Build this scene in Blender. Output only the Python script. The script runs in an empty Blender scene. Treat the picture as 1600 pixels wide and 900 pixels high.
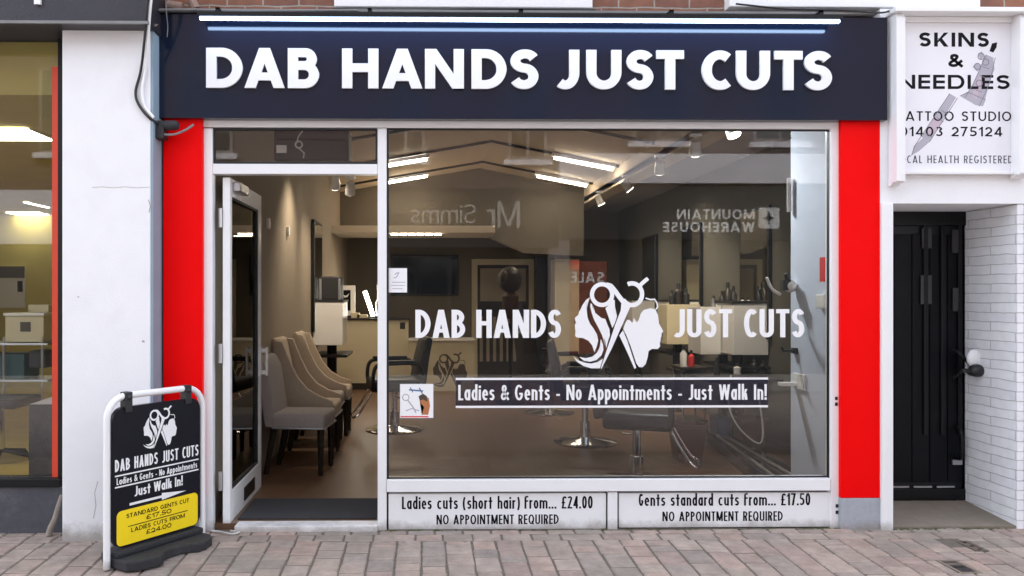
import bpy, bmesh, math, random
from math import sin, cos, pi, radians
from mathutils import Vector, Matrix
random.seed(7)
SC = bpy.context.scene
COL = SC.collection

# ------------------------------------------------------------------ camera, sky, sun, exposure
CAM = Vector((0.0, -5.0, 1.47)); FPX = 1250.0; YAW = radians(0.86); CX = 683.8; HZ = 460.0
cam = bpy.data.objects.new('camera', bpy.data.cameras.new('camera')); COL.objects.link(cam)
cam.location = CAM; cam.rotation_euler = (pi/2, 0, -YAW)
cam.data.sensor_width = 36.0; cam.data.lens = FPX/1600*36.0
cam.data.shift_x = (800-CX)/1600; cam.data.shift_y = (HZ-450)/1600
cam.data.clip_start = 0.05; cam.data.clip_end = 500
SC.camera = cam
SUN_EL, SUN_AZ = radians(56), radians(-22)
world = bpy.data.worlds.new('World'); SC.world = world; world.use_nodes = True
wn = world.node_tree.nodes; wl = world.node_tree.links
sky = wn.new('ShaderNodeTexSky'); sky.sky_type = 'NISHITA'; sky.sun_disc = False
sky.sun_elevation = SUN_EL; sky.sun_rotation = SUN_AZ; sky.air_density = 1.0; sky.dust_density = 3.0
hs = wn.new('ShaderNodeHueSaturation'); hs.inputs['Saturation'].default_value = 0.36
wl.new(sky.outputs[0], hs.inputs['Color']); wl.new(hs.outputs[0], wn['Background'].inputs['Color'])
wn['Background'].inputs['Strength'].default_value = 0.15
sun = bpy.data.objects.new('sun', bpy.data.lights.new('sun', 'SUN')); COL.objects.link(sun)
sun.data.energy = 1.5; sun.data.angle = radians(25); sun.data.color = (1, .97, .93)
sd = Vector((sin(SUN_AZ)*cos(SUN_EL), cos(SUN_AZ)*cos(SUN_EL), sin(SUN_EL)))   # towards the sun
sun.rotation_euler = sd.to_track_quat('Z', 'Y').to_euler(); sun.location = (0, -4, 12)
vs = SC.view_settings
vs.view_transform = 'Standard'; vs.look = 'None'; vs.gamma = 1.0; vs.use_curve_mapping = False
vs.exposure = 2.5
SC.render.engine = 'CYCLES'
SC.cycles.use_denoising = True
SC.cycles.max_bounces = 8; SC.cycles.transparent_max_bounces = 16; SC.cycles.sample_clamp_indirect = 6

# ------------------------------------------------------------------ helpers
def at(px, py, Y):
    """pixel of the 1600x900 photograph -> point on the plane y = Y"""
    u = (px-CX)/FPX; v = (HZ-py)/FPX
    d = Vector((sin(YAW)+cos(YAW)*u, cos(YAW)-sin(YAW)*u, v))
    t = (Y-CAM.y)/d.y
    return CAM.x+d.x*t, CAM.z+d.z*t
def AX(px, Y): return at(px, HZ, Y)[0]
def rect(px0, py0, px1, py1, Y):
    m = (px0+px1)/2
    return AX(px0, Y), at(m, py1, Y)[1], AX(px1, Y), at(m, py0, Y)[1]    # x0,z0,x1,z1
OFF = {}
class MB:
    def __init__(s): s.v = []; s.f = []; s.c = []
    def add(s, vs, fs, col=None):
        n = len(s.v); s.v += [tuple(v) for v in vs]; s.f += [tuple(i+n for i in f) for f in fs]
        s.c += [col]*len(fs); return s
    def box(s, x0, x1, y0, y1, z0, z1, M=None):
        if x1 < x0: x0, x1 = x1, x0
        if y1 < y0: y0, y1 = y1, y0
        if z1 < z0: z0, z1 = z1, z0
        vs = [Vector(p) for p in ((x0,y0,z0),(x1,y0,z0),(x1,y1,z0),(x0,y1,z0),(x0,y0,z1),(x1,y0,z1),(x1,y1,z1),(x0,y1,z1))]
        if M is not None: vs = [M @ v for v in vs]
        return s.add(vs, ((0,3,2,1),(4,5,6,7),(0,1,5,4),(1,2,6,5),(2,3,7,6),(3,0,4,7)))
    def prism(s, poly, a, b, plane='xz'):
        """polygon extruded between a and b along the missing axis"""
        n = len(poly)
        def P(p, k):
            if plane == 'xz': return (p[0], k, p[1])
            if plane == 'xy': return (p[0], p[1], k)
            return (k, p[0], p[1])
        vs = [P(p, a) for p in poly]+[P(p, b) for p in poly]
        fs = [tuple(range(n))[::-1], tuple(range(n, 2*n))]+[(i, (i+1) % n, n+(i+1) % n, n+i) for i in range(n)]
        return s.add(vs, fs)
    def tube(s, path, r, seg=10, closed=False, caps=True):
        path = [Vector(p) for p in path]; n = len(path); rings = []
        up = Vector((0, 0, 1)); prev = None
        for i, p in enumerate(path):
            if closed: t = path[(i+1) % n]-path[i-1]
            else: t = path[min(i+1, n-1)]-path[max(i-1, 0)]
            t.normalize()
            if prev is None:
                a = up if abs(t.z) < .9 else Vector((0, 1, 0))
                nx = t.cross(a).normalized()
            else:
                nx = (prev-t*prev.dot(t)).normalized()
            prev = nx; ny = t.cross(nx)
            rr = r[i] if isinstance(r, (list, tuple)) else r
            rings.append([p+nx*rr*cos(2*pi*k/seg)+ny*rr*sin(2*pi*k/seg) for k in range(seg)])
        vs = [v for ring in rings for v in ring]; fs = []
        m = n if closed else n-1
        for i in range(m):
            for k in range(seg):
                a, b = i*seg, ((i+1) % n)*seg
                fs.append((a+k, a+(k+1) % seg, b+(k+1) % seg, b+k))
        if caps and not closed: fs += [tuple(range(seg))[::-1], tuple(range((n-1)*seg, n*seg))]
        return s.add(vs, fs)
    def lathe(s, prof, c=(0, 0, 0), seg=24, axis='z'):
        vs = []; fs = []; n = len(prof)
        for k in range(seg):
            a = 2*pi*k/seg
            for r, h in prof:
                if axis == 'z': p = (c[0]+r*cos(a), c[1]+r*sin(a), c[2]+h)
                elif axis == 'y': p = (c[0]+r*cos(a), c[1]+h, c[2]+r*sin(a))
                else: p = (c[0]+h, c[1]+r*cos(a), c[2]+r*sin(a))
                vs.append(p)
        for k in range(seg):
            k2 = (k+1) % seg
            for i in range(n-1): fs.append((k*n+i, k2*n+i, k2*n+i+1, k*n+i+1))
        fs.append(tuple(k*n for k in range(seg))[::-1]); fs.append(tuple(k*n+n-1 for k in range(seg)))
        return s.add(vs, fs)
    def ball(s, c, r, seg=16, rings=10, sc=(1, 1, 1)):
        vs = []; fs = []
        for i in range(rings+1):
            th = pi*i/rings
            for k in range(seg):
                a = 2*pi*k/seg
                vs.append((c[0]+r*sc[0]*sin(th)*cos(a), c[1]+r*sc[1]*sin(th)*sin(a), c[2]+r*sc[2]*cos(th)))
        for i in range(rings):
            for k in range(seg):
                fs.append((i*seg+k, i*seg+(k+1) % seg, (i+1)*seg+(k+1) % seg, (i+1)*seg+k))
        return s.add(vs, fs)
    def build(s, name, mat, parent=None, bevel=0, seg=2, smooth=False, world=True):
        me = bpy.data.meshes.new(name)
        vs = [Vector(v) for v in s.v]
        if parent is None:
            xs = [v.x for v in vs]; ys = [v.y for v in vs]; zs = [v.z for v in vs]
            o = Vector(((min(xs)+max(xs))/2, (min(ys)+max(ys))/2, min(zs)))
        else:
            o = OFF.get(parent.name, Vector((0, 0, 0)))
        bm = bmesh.new()
        bv = [bm.verts.new(v-o) for v in vs]
        lay = bm.faces.layers.float_vector.new('dummy') if False else None
        for f in s.f:
            try: bm.faces.new([bv[i] for i in f])
            except ValueError: pass
        bmesh.ops.remove_doubles(bm, verts=bm.verts, dist=1e-5) if bevel else None
        if bevel:
            bmesh.ops.recalc_face_normals(bm, faces=bm.faces)
            es = [e for e in bm.edges if len(e.link_faces) == 2 and e.calc_face_angle(0) > .5]
            bmesh.ops.bevel(bm, geom=es, offset=bevel, segments=seg, profile=.6, affect='EDGES', clamp_overlap=True)
        big = [f for f in bm.faces if len(f.verts) > 4]
        if big: bmesh.ops.triangulate(bm, faces=big)
        bm.normal_update()
        bm.to_mesh(me); bm.free()
        if any(c is not None for c in s.c) and not bevel:
            at_ = me.color_attributes.new('Col', 'FLOAT_COLOR', 'CORNER')
            for p in me.polygons:
                c = s.c[p.index] if p.index < len(s.c) and s.c[p.index] else (1, 1, 1)
                for li in p.loop_indices: at_.data[li].color = (*c, 1)
        if smooth:
            for p in me.polygons: p.use_smooth = True
            try: me.set_sharp_from_angle(angle=radians(40))
            except Exception: pass
        me.materials.append(mat)
        ob = bpy.data.objects.new(name, me); COL.objects.link(ob)
        if parent is None:
            ob.location = o; OFF[ob.name] = o
        else:
            ob.parent = parent; OFF[ob.name] = o
        return ob
def tag(o, label=None, cat=None, group=None, kind=None):
    if label: o['label'] = label
    if cat: o['category'] = cat
    if group: o['group'] = group
    if kind: o['kind'] = kind
    return o
def thing(name, label, cat, loc=(0, 0, 0), rz=0, group=None, local=False):
    o = bpy.data.objects.new(name, None); COL.objects.link(o); o.location = loc; o.rotation_euler = (0, 0, rz)
    o.empty_display_size = .1
    OFF[o.name] = Vector((0, 0, 0)) if local else Vector(loc)
    return tag(o, label, cat, group)
def kids(o): return [c for c in COL.objects if c.parent == o]
def dup(root, loc, rz, label, group=None):
    r = root.copy(); COL.objects.link(r); r.location = loc; r.rotation_euler = (0, 0, rz); r['label'] = label
    if group: r['group'] = group
    for ch in kids(root):
        c = ch.copy(); COL.objects.link(c); c.parent = r
        for g in kids(ch):
            d = g.copy(); COL.objects.link(d); d.parent = c
    return r
def light(name, kind, loc, parent, energy, color=(1, .87, .7), **kw):
    l = bpy.data.lights.new(name, kind); l.energy = energy*.29; l.color = color
    for k, v in kw.items():
        if k != 'rot': setattr(l, k, v)
    o = bpy.data.objects.new(name, l); COL.objects.link(o); o.parent = parent
    o.location = Vector(loc)-OFF.get(parent.name, Vector((0, 0, 0))); o.rotation_euler = kw.get('rot', (0, 0, 0))
    return o

# ------------------------------------------------------------------ materials
def mat(name, rgb, rough=.5, metal=0, var=.08, scale=6, bump=0, bscale=60, spec=.5, alpha=1, coat=0, dirt=0, dirtcol=(.2, .17, .13), dscale=2.5, splash=0, sh=.3):
    m = bpy.data.materials.new(name); m.use_nodes = True; N = m.node_tree.nodes; L = m.node_tree.links
    b = N['Principled BSDF']; b.inputs['Roughness'].default_value = rough; b.inputs['Metallic'].default_value = metal
    b.inputs['Specular IOR Level'].default_value = spec; b.inputs['Coat Weight'].default_value = coat
    b.inputs['Coat Roughness'].default_value = .06
    tc = N.new('ShaderNodeTexCoord'); nz = N.new('ShaderNodeTexNoise'); nz.inputs['Scale'].default_value = scale; nz.inputs['Detail'].default_value = 5
    L.new(tc.outputs['Object'], nz.inputs['Vector'])
    mx = N.new('ShaderNodeMix'); mx.data_type = 'RGBA'
    mx.inputs['A'].default_value = (*[min(1, c*(1-var)) for c in rgb], 1); mx.inputs['B'].default_value = (*[min(1, c*(1+var)) for c in rgb], 1)
    L.new(nz.outputs['Fac'], mx.inputs['Factor']); out = mx.outputs['Result']
    if dirt:
        n2 = N.new('ShaderNodeTexNoise'); n2.inputs['Scale'].default_value = dscale; n2.inputs['Detail'].default_value = 8; n2.inputs['Roughness'].default_value = .7
        L.new(tc.outputs['Object'], n2.inputs['Vector'])
        rp = N.new('ShaderNodeMapRange'); rp.inputs['From Min'].default_value = .5; rp.inputs['From Max'].default_value = .8; rp.inputs['To Max'].default_value = dirt
        L.new(n2.outputs['Fac'], rp.inputs['Value'])
        m2 = N.new('ShaderNodeMix'); m2.data_type = 'RGBA'; m2.inputs['B'].default_value = (*dirtcol, 1)
        L.new(rp.outputs['Result'], m2.inputs['Factor']); L.new(out, m2.inputs['A']); out = m2.outputs['Result']
    if splash:                                          # splashed dirt and wear along the foot
        ge = N.new('ShaderNodeNewGeometry'); sz = N.new('ShaderNodeSeparateXYZ'); L.new(ge.outputs['Position'], sz.inputs[0])
        zr = N.new('ShaderNodeMapRange'); zr.inputs['From Min'].default_value = sh; zr.inputs['From Max'].default_value = -.02; zr.inputs['To Max'].default_value = 1
        L.new(sz.outputs['Z'], zr.inputs['Value'])
        n5 = N.new('ShaderNodeTexNoise'); n5.inputs['Scale'].default_value = 11; n5.inputs['Detail'].default_value = 9; n5.inputs['Roughness'].default_value = .75; L.new(ge.outputs['Position'], n5.inputs['Vector'])
        ad = N.new('ShaderNodeMath'); ad.operation = 'MULTIPLY_ADD'; ad.inputs[1].default_value = 1.0; L.new(zr.outputs['Result'], ad.inputs[0]); L.new(n5.outputs['Fac'], ad.inputs[2])
        r5 = N.new('ShaderNodeMapRange'); r5.inputs['From Min'].default_value = .95; r5.inputs['From Max'].default_value = 1.35; r5.inputs['To Max'].default_value = splash; L.new(ad.outputs[0], r5.inputs['Value'])
        m5 = N.new('ShaderNodeMix'); m5.data_type = 'RGBA'; m5.inputs['B'].default_value = (.24, .2, .16, 1)
        L.new(r5.outputs['Result'], m5.inputs['Factor']); L.new(out, m5.inputs['A']); out = m5.outputs['Result']
    L.new(out, b.inputs['Base Color'])
    if bump:
        n3 = N.new('ShaderNodeTexNoise'); n3.inputs['Scale'].default_value = bscale; n3.inputs['Detail'].default_value = 4
        L.new(tc.outputs['Object'], n3.inputs['Vector'])
        bp = N.new('ShaderNodeBump'); bp.inputs['Strength'].default_value = bump; bp.inputs['Distance'].default_value = .01
        L.new(n3.outputs['Fac'], bp.inputs['Height']); L.new(bp.outputs[0], b.inputs['Normal'])
    if alpha < 1: b.inputs['Alpha'].default_value = alpha
    return m
def emis(name, rgb, s):
    m = bpy.data.materials.new(name); m.use_nodes = True; N = m.node_tree.nodes
    b = N['Principled BSDF']; b.inputs['Base Color'].default_value = (*rgb, 1)
    b.inputs['Emission Color'].default_value = (*rgb, 1); b.inputs['Emission Strength'].default_value = s
    return m
def brickmat(name, c1, c2, mortar, axis='x', bw=.225, bh=.075, ms=.006, rough=.85, bump=.6, noise=.35):
    m = bpy.data.materials.new(name); m.use_nodes = True; N = m.node_tree.nodes; L = m.node_tree.links
    b = N['Principled BSDF']; b.inputs['Roughness'].default_value = rough
    g = N.new('ShaderNodeNewGeometry'); sx = N.new('ShaderNodeSeparateXYZ'); cb = N.new('ShaderNodeCombineXYZ')
    L.new(g.outputs['Position'], sx.inputs[0]); L.new(sx.outputs['X' if axis == 'x' else 'Y'], cb.inputs[0])
    L.new(sx.outputs['Y' if axis == 'g' else 'Z'], cb.inputs[1])
    if axis == 'g': L.new(sx.outputs['X'], cb.inputs[0])
    nw = N.new('ShaderNodeTexNoise'); nw.inputs['Scale'].default_value = 6; L.new(cb.outputs[0], nw.inputs['Vector'])
    vm = N.new('ShaderNodeVectorMath'); vm.operation = 'SCALE'; vm.inputs['Scale'].default_value = .022
    L.new(nw.outputs['Color'], vm.inputs[0])
    va = N.new('ShaderNodeVectorMath'); va.operation = 'ADD'; L.new(cb.outputs[0], va.inputs[0]); L.new(vm.outputs[0], va.inputs[1])
    t = N.new('ShaderNodeTexBrick'); L.new(va.outputs[0], t.inputs['Vector'])
    t.inputs['Scale'].default_value = 1; t.inputs['Brick Width'].default_value = bw; t.inputs['Row Height'].default_value = bh
    t.inputs['Mortar Size'].default_value = ms; t.inputs['Mortar Smooth'].default_value = .3
    t.inputs['Color1'].default_value = (*c1, 1); t.inputs['Color2'].default_value = (*c2, 1); t.inputs['Mortar'].default_value = (*mortar, 1)
    nz = N.new('ShaderNodeTexNoise'); nz.inputs['Scale'].default_value = 14; nz.inputs['Detail'].default_value = 8; L.new(g.outputs['Position'], nz.inputs['Vector'])
    mr = N.new('ShaderNodeMapRange'); mr.inputs['To Min'].default_value = 1-noise; mr.inputs['To Max'].default_value = 1+noise
    L.new(nz.outputs['Fac'], mr.inputs['Value'])
    mm = N.new('ShaderNodeVectorMath'); mm.operation = 'SCALE'; L.new(t.outputs['Color'], mm.inputs[0]); L.new(mr.outputs[0], mm.inputs['Scale'])
    L.new(mm.outputs[0], b.inputs['Base Color'])
    bp = N.new('ShaderNodeBump'); bp.invert = True; bp.inputs['Strength'].default_value = bump; bp.inputs['Distance'].default_value = .012
    L.new(t.outputs['Fac'], bp.inputs['Height']); L.new(bp.outputs[0], b.inputs['Normal'])
    return m
def glassmat(name, tint=(.93, .95, .94), k=1.0):
    m = bpy.data.materials.new(name); m.use_nodes = True; N = m.node_tree.nodes; L = m.node_tree.links
    N.remove(N['Principled BSDF']); o = N['Material Output']
    tr = N.new('ShaderNodeBsdfTransparent'); tr.inputs[0].default_value = (*tint, 1)
    gl = N.new('ShaderNodeBsdfGlossy'); gl.inputs['Roughness'].default_value = 0.0
    fr = N.new('ShaderNodeFresnel'); fr.inputs['IOR'].default_value = 1.5
    mu = N.new('ShaderNodeMath'); mu.operation = 'MULTIPLY'; mu.inputs[1].default_value = k; mu.use_clamp = True
    mx = N.new('ShaderNodeMixShader'); L.new(fr.outputs[0], mu.inputs[0]); L.new(mu.outputs[0], mx.inputs[0])
    L.new(tr.outputs[0], mx.inputs[1]); L.new(gl.outputs[0], mx.inputs[2]); L.new(mx.outputs[0], o.inputs[0])
    return m
def tintfilm(name, rgb, opac):
    m = bpy.data.materials.new(name); m.use_nodes = True; b = m.node_tree.nodes['Principled BSDF']
    b.inputs['Base Color'].default_value = (*rgb, 1); b.inputs['Roughness'].default_value = .25; b.inputs['Alpha'].default_value = opac
    return m
def colmat(name, rough=.85):
    """stone colour per block from the mesh attribute, mottled"""
    m = bpy.data.materials.new(name); m.use_nodes = True; N = m.node_tree.nodes; L = m.node_tree.links
    b = N['Principled BSDF']; b.inputs['Roughness'].default_value = rough
    a = N.new('ShaderNodeAttribute'); a.attribute_name = 'Col'
    tc = N.new('ShaderNodeTexCoord'); nz = N.new('ShaderNodeTexNoise'); nz.inputs['Scale'].default_value = 9; nz.inputs['Detail'].default_value = 10; nz.inputs['Roughness'].default_value = .7
    L.new(tc.outputs['Object'], nz.inputs['Vector'])
    mr = N.new('ShaderNodeMapRange'); mr.inputs['From Min'].default_value = .25; mr.inputs['From Max'].default_value = .75; mr.inputs['To Min'].default_value = .62; mr.inputs['To Max'].default_value = 1.3
    L.new(nz.outputs['Fac'], mr.inputs['Value'])
    mm = N.new('ShaderNodeVectorMath'); mm.operation = 'SCALE'; L.new(a.outputs['Color'], mm.inputs[0]); L.new(mr.outputs[0], mm.inputs['Scale'])
    n4 = N.new('ShaderNodeTexNoise'); n4.inputs['Scale'].default_value = 2.2; n4.inputs['Detail'].default_value = 6; L.new(tc.outputs['Object'], n4.inputs['Vector'])
    r4 = N.new('ShaderNodeMapRange'); r4.inputs['From Min'].default_value = .5; r4.inputs['From Max'].default_value = .72; r4.inputs['To Max'].default_value = .45; L.new(n4.outputs['Fac'], r4.inputs['Value'])
    m4 = N.new('ShaderNodeMix'); m4.data_type = 'RGBA'; m4.inputs['B'].default_value = (.16, .155, .12, 1)
    L.new(r4.outputs[0], m4.inputs['Factor']); L.new(mm.outputs[0], m4.inputs['A'])
    vo = N.new('ShaderNodeTexVoronoi'); vo.inputs['Scale'].default_value = 5.5; vo.inputs['Randomness'].default_value = 1; L.new(tc.outputs['Object'], vo.inputs['Vector'])
    rv = N.new('ShaderNodeMapRange'); rv.inputs['From Min'].default_value = .10; rv.inputs['From Max'].default_value = .06; rv.inputs['To Max'].default_value = .55; L.new(vo.outputs['Distance'], rv.inputs['Value'])
    sv = N.new('ShaderNodeSeparateColor'); L.new(vo.outputs['Color'], sv.inputs[0])
    gt = N.new('ShaderNodeMath'); gt.operation = 'GREATER_THAN'; gt.inputs[1].default_value = .72; L.new(sv.outputs[0], gt.inputs[0])
    mg = N.new('ShaderNodeMath'); mg.operation = 'MULTIPLY'; L.new(rv.outputs[0], mg.inputs[0]); L.new(gt.outputs[0], mg.inputs[1])
    m6 = N.new('ShaderNodeMix'); m6.data_type = 'RGBA'; L.new(mg.outputs[0], m6.inputs['Factor']); L.new(m4.outputs['Result'], m6.inputs['A'])
    m7 = N.new('ShaderNodeMix'); m7.data_type = 'RGBA'; m7.inputs['A'].default_value = (.09, .085, .08, 1); m7.inputs['B'].default_value = (.42, .40, .37, 1); L.new(sv.outputs[1], m7.inputs['Factor'])
    L.new(m7.outputs['Result'], m6.inputs['B'])
    L.new(m6.outputs['Result'], b.inputs['Base Color'])
    n3 = N.new('ShaderNodeTexNoise'); n3.inputs['Scale'].default_value = 120; n3.inputs['Detail'].default_value = 5; L.new(tc.outputs['Object'], n3.inputs['Vector'])
    bp = N.new('ShaderNodeBump'); bp.inputs['Strength'].default_value = .5; bp.inputs['Distance'].default_value = .006
    L.new(n3.outputs['Fac'], bp.inputs['Height']); L.new(bp.outputs[0], b.inputs['Normal'])
    return m

M = {}
M['white_pvc'] = mat('white_pvc', (.83, .83, .84), .3, var=.03, dirt=.10, dirtcol=(.45, .42, .38), splash=.6, sh=.12)
M['white_render'] = mat('white_render', (.83, .83, .85), .8, var=.05, bump=.15, bscale=90, dirt=.16, dirtcol=(.5, .46, .42), dscale=1.6, splash=.7, sh=.22)
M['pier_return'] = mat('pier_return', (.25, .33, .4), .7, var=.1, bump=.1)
M['red'] = mat('red_paint', (.88, .001, .002), .45, var=.05, spec=.08)
M['plinth'] = mat('grey_plinth', (.36, .38, .42), .7, splash=.7, sh=.12, var=.15, scale=30, bump=.3, dirt=.4, dirtcol=(.25, .22, .18))
M['navy'] = mat('navy_panel', (.006, .011, .028), .10, var=.1, spec=.42)
M['letter_white'] = mat('letter_white', (.82, .82, .84), .35, var=.02)
M['vinyl_white'] = mat('vinyl_white', (.85, .85, .86), .4, var=.02)
M['black_text'] = mat('black_vinyl', (.005, .005, .007), .5, spec=.12)
M['navy_vinyl'] = mat('navy_vinyl', (.016, .02, .045), .35)
M['gasket'] = mat('gasket', (.012, .012, .014), .6)
M['black_metal'] = mat('black_metal', (.008, .008, .009), .4, var=.2, spec=.25)
M['black_plastic'] = mat('black_plastic', (.015, .015, .017), .5)
M['rubber'] = mat('rubber', (.022, .022, .026), .75, var=.3, scale=40, bump=.5, bscale=200, dirt=.3, dirtcol=(.12, .11, .1))
M['lead'] = mat('lead_flashing', (.2, .2, .2), .6, var=.25, bump=.3)
M['brick'] = brickmat('red_brick', (.27, .115, .065), (.19, .085, .06), (.32, .28, .24))
M['white_brick'] = brickmat('white_painted_brick', (.82, .82, .84), (.76, .76, .79), (.5, .49, .49), axis='y', bump=1.0, noise=.12, ms=.0022, bw=.44, bh=.062)
M['white_brick_front'] = brickmat('white_painted_brick_front', (.82, .82, .84), (.78, .78, .80), (.5, .49, .49), bump=1.0, noise=.12, ms=.0022, bw=.44, bh=.062)
M['glass'] = glassmat('glass', (.96, .965, .96), 1.08)
M['mirror'] = mat('mirror', (.75, .78, .76), .03, metal=1, var=.01)
M['chrome'] = mat('chrome', (.7, .7, .72), .12, metal=1, var=.02)
M['alu'] = mat('aluminium', (.5, .5, .52), .35, metal=1)
M['taupe'] = mat('taupe_wall', (.33, .275, .205), .85, var=.04, bump=.08)
M['taupe_dark'] = mat('dark_taupe_wall', (.15, .125, .095), .85, var=.05)
M['ceiling'] = mat('ceiling_cream', (.62, .53, .41), .9, var=.05)
M['grey_ceiling'] = mat('ceiling_grey', (.4, .39, .4), .9, var=.05)
M['floor_brown'] = mat('brown_floor', (.15, .08, .042), .38, var=.18, scale=3, bump=.05, dirt=.3, dirtcol=(.08, .06, .045))
M['mat_grey'] = mat('coir_mat', (.045, .045, .05), .95, var=.3, scale=80, bump=.8, bscale=300)
M['fabric'] = mat('taupe_fabric', (.46, .38, .29), .9, var=.12, scale=30, bump=.3, bscale=350)
M['fabric_grey'] = mat('grey_fabric', (.37, .33, .31), .9, var=.12, scale=30, bump=.3, bscale=350)
M['leather'] = mat('black_leather', (.012, .012, .016), .42, var=.2, bump=.1, bscale=150)
M['cream'] = mat('cream_panel', (.56, .49, .33), .5, var=.03)
M['white_gloss'] = mat('white_laminate', (.72, .7, .66), .25, var=.02)
M['brown_print'] = mat('brown_print', (.07, .05, .035), .5)
M['pot'] = mat('terracotta_pot', (.12, .05, .03), .5, var=.15)
M['blue_box'] = mat('blue_plastic', (.03, .06, .13), .4)
M['dark_wood'] = mat('dark_wood', (.02, .015, .012), .4, var=.3)
M['orange'] = mat('orange_paint', (.62, .045, .012), .5, var=.05)
M['yellow_wall'] = mat('ochre_wall', (.56, .46, .13), .85, var=.12, scale=3)
M['yellow_floor'] = mat('yellow_floor', (.6, .44, .10), .35, var=.25, scale=4)
M['charcoal_tile'] = mat('charcoal_render', (.07, .07, .085), .75, var=.25, scale=25, bump=.5, bscale=90, dirt=.3, dirtcol=(.3, .29, .28), dscale=6)
M['fascia_black'] = mat('black_fascia', (.022, .02, .028), .45, var=.25, scale=12, bump=.2)
M['concrete'] = mat('concrete', (.21, .17, .135), .9, var=.2, scale=12, bump=.6, bscale=70, dirt=.5, dirtcol=(.13, .14, .09), dscale=4)
M['yellow'] = mat('yellow_vinyl', (.95, .70, .002), .4, var=.02)
M['paving'] = colmat('block_paving')
M['sand'] = mat('joint_sand', (.125, .105, .085), .95, var=.4, scale=30, bump=.4)
M['asphalt'] = mat('asphalt', (.16, .15, .14), .9, var=.2, scale=10, bump=.4)
M['brown_dark'] = mat('brown_cover', (.16, .11, .08), .8, var=.3, scale=40, bump=.6)
M['iron'] = mat('cast_iron', (.035, .03, .032), .55, var=.3, scale=30, bump=.4)
M['skin_print'] = mat('orange_brown_print', (.45, .17, .06), .5)
M['blue_print'] = mat('blue_print', (.06, .14, .3), .5)
M['red_print'] = mat('red_print', (.7, .03, .03), .5)
M['grey_print'] = mat('grey_print', (.42, .40, .46), .5)
M['mauve_print'] = mat('mauve_print', (.52, .42, .48), .5)
M['tube_white'] = emis('lit_tube', (1, .9, .74), 5)
M['panel_white'] = emis('lit_panel', (1, .97, .85), 2)
M['led'] = emis('lit_led', (.48, .68, 1.0), 4.6)
M['spot_lit'] = emis('lit_spot', (1, .92, .76), 3)

# ------------------------------------------------------------------ lettering: a geometric sans drawn as strokes
BW = dict(A=1.0, B=.76, C=.78, D=.88, E=.62, F=.58, G=.98, H=.9, I=0, J=.57, K=.86, L=.58, M=1.15, N=.95, O=1.02, P=.72, Q=1.02, R=.78, S=.72, T=.68, U=.85, W=1.3, Y=.8)
BW.update(dict(a=.68, c=.6, d=.68, e=.68, f=.40, h=.64, i=0, k=.66, l=0, m=1.02, n=.64, o=.7, p=.68, r=.42, s=.54, t=.42, u=.64))
BW.update({'0': .68, '1': .36, '2': .64, '3': .64, '4': .72, '5': .64, '7': .62, '£': .68, '&': .85, '!': 0, '.': 0, ',': 0, '-': .38, '(': .3, ')': .3, ' ': .42})
MINW = dict(f=1.9, t=2.0, r=1.75, m=4.3, s=2.3, S=2.5, M=4.2, W=4.6, w=4.2, A=3.0, J=2.1, L=2.1, E=2.2)
MINW.update({'-': 1.6, '(': 1.5, ')': 1.5, '&': 3.2, '1': 1.7})
def earc(cx, cy, rx, ry, a0, a1, n=18):
    return [(cx+rx*cos(radians(a0+(a1-a0)*i/n)), cy+ry*sin(radians(a0+(a1-a0)*i/n))) for i in range(n+1)]
HR = 1.0
def strip(path, t, closed=False):
    """constant-width stroke along a path, mitred: list of quads"""
    P = []
    for p in path:
        p = Vector(p)
        if not P or (p-P[-1]).length > 1e-5: P.append(p)
    n = len(P); Ls = []; Rs = []
    def TT(d): return (abs(d.y)*t+abs(d.x)*t*HR)/(abs(d.x)+abs(d.y)+1e-9) if HR < 1 else t
    for i in range(n):
        if closed: a, b = P[i-1], P[(i+1) % n]
        else: a, b = P[max(i-1, 0)], P[min(i+1, n-1)]
        if closed or 0 < i < n-1:
            d1 = (P[i]-a).normalized(); d2 = (b-P[i]).normalized()
            n1 = Vector((-d1.y, d1.x)); n2 = Vector((-d2.y, d2.x)); mt = (n1+n2)
            mt = n1 if mt.length < 1e-6 else mt.normalized()
            k = TT((d1+d2) if (d1+d2).length > 1e-6 else d1)/2/max(.35, mt.dot(n1))
        else:
            d = (b-a).normalized(); mt = Vector((-d.y, d.x)); k = TT(d)/2
        Ls.append(P[i]+mt*k); Rs.append(P[i]-mt*k)
    m = n if closed else n-1
    return [[Rs[i], Rs[(i+1) % n], Ls[(i+1) % n], Ls[i]] for i in range(m)]
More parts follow.
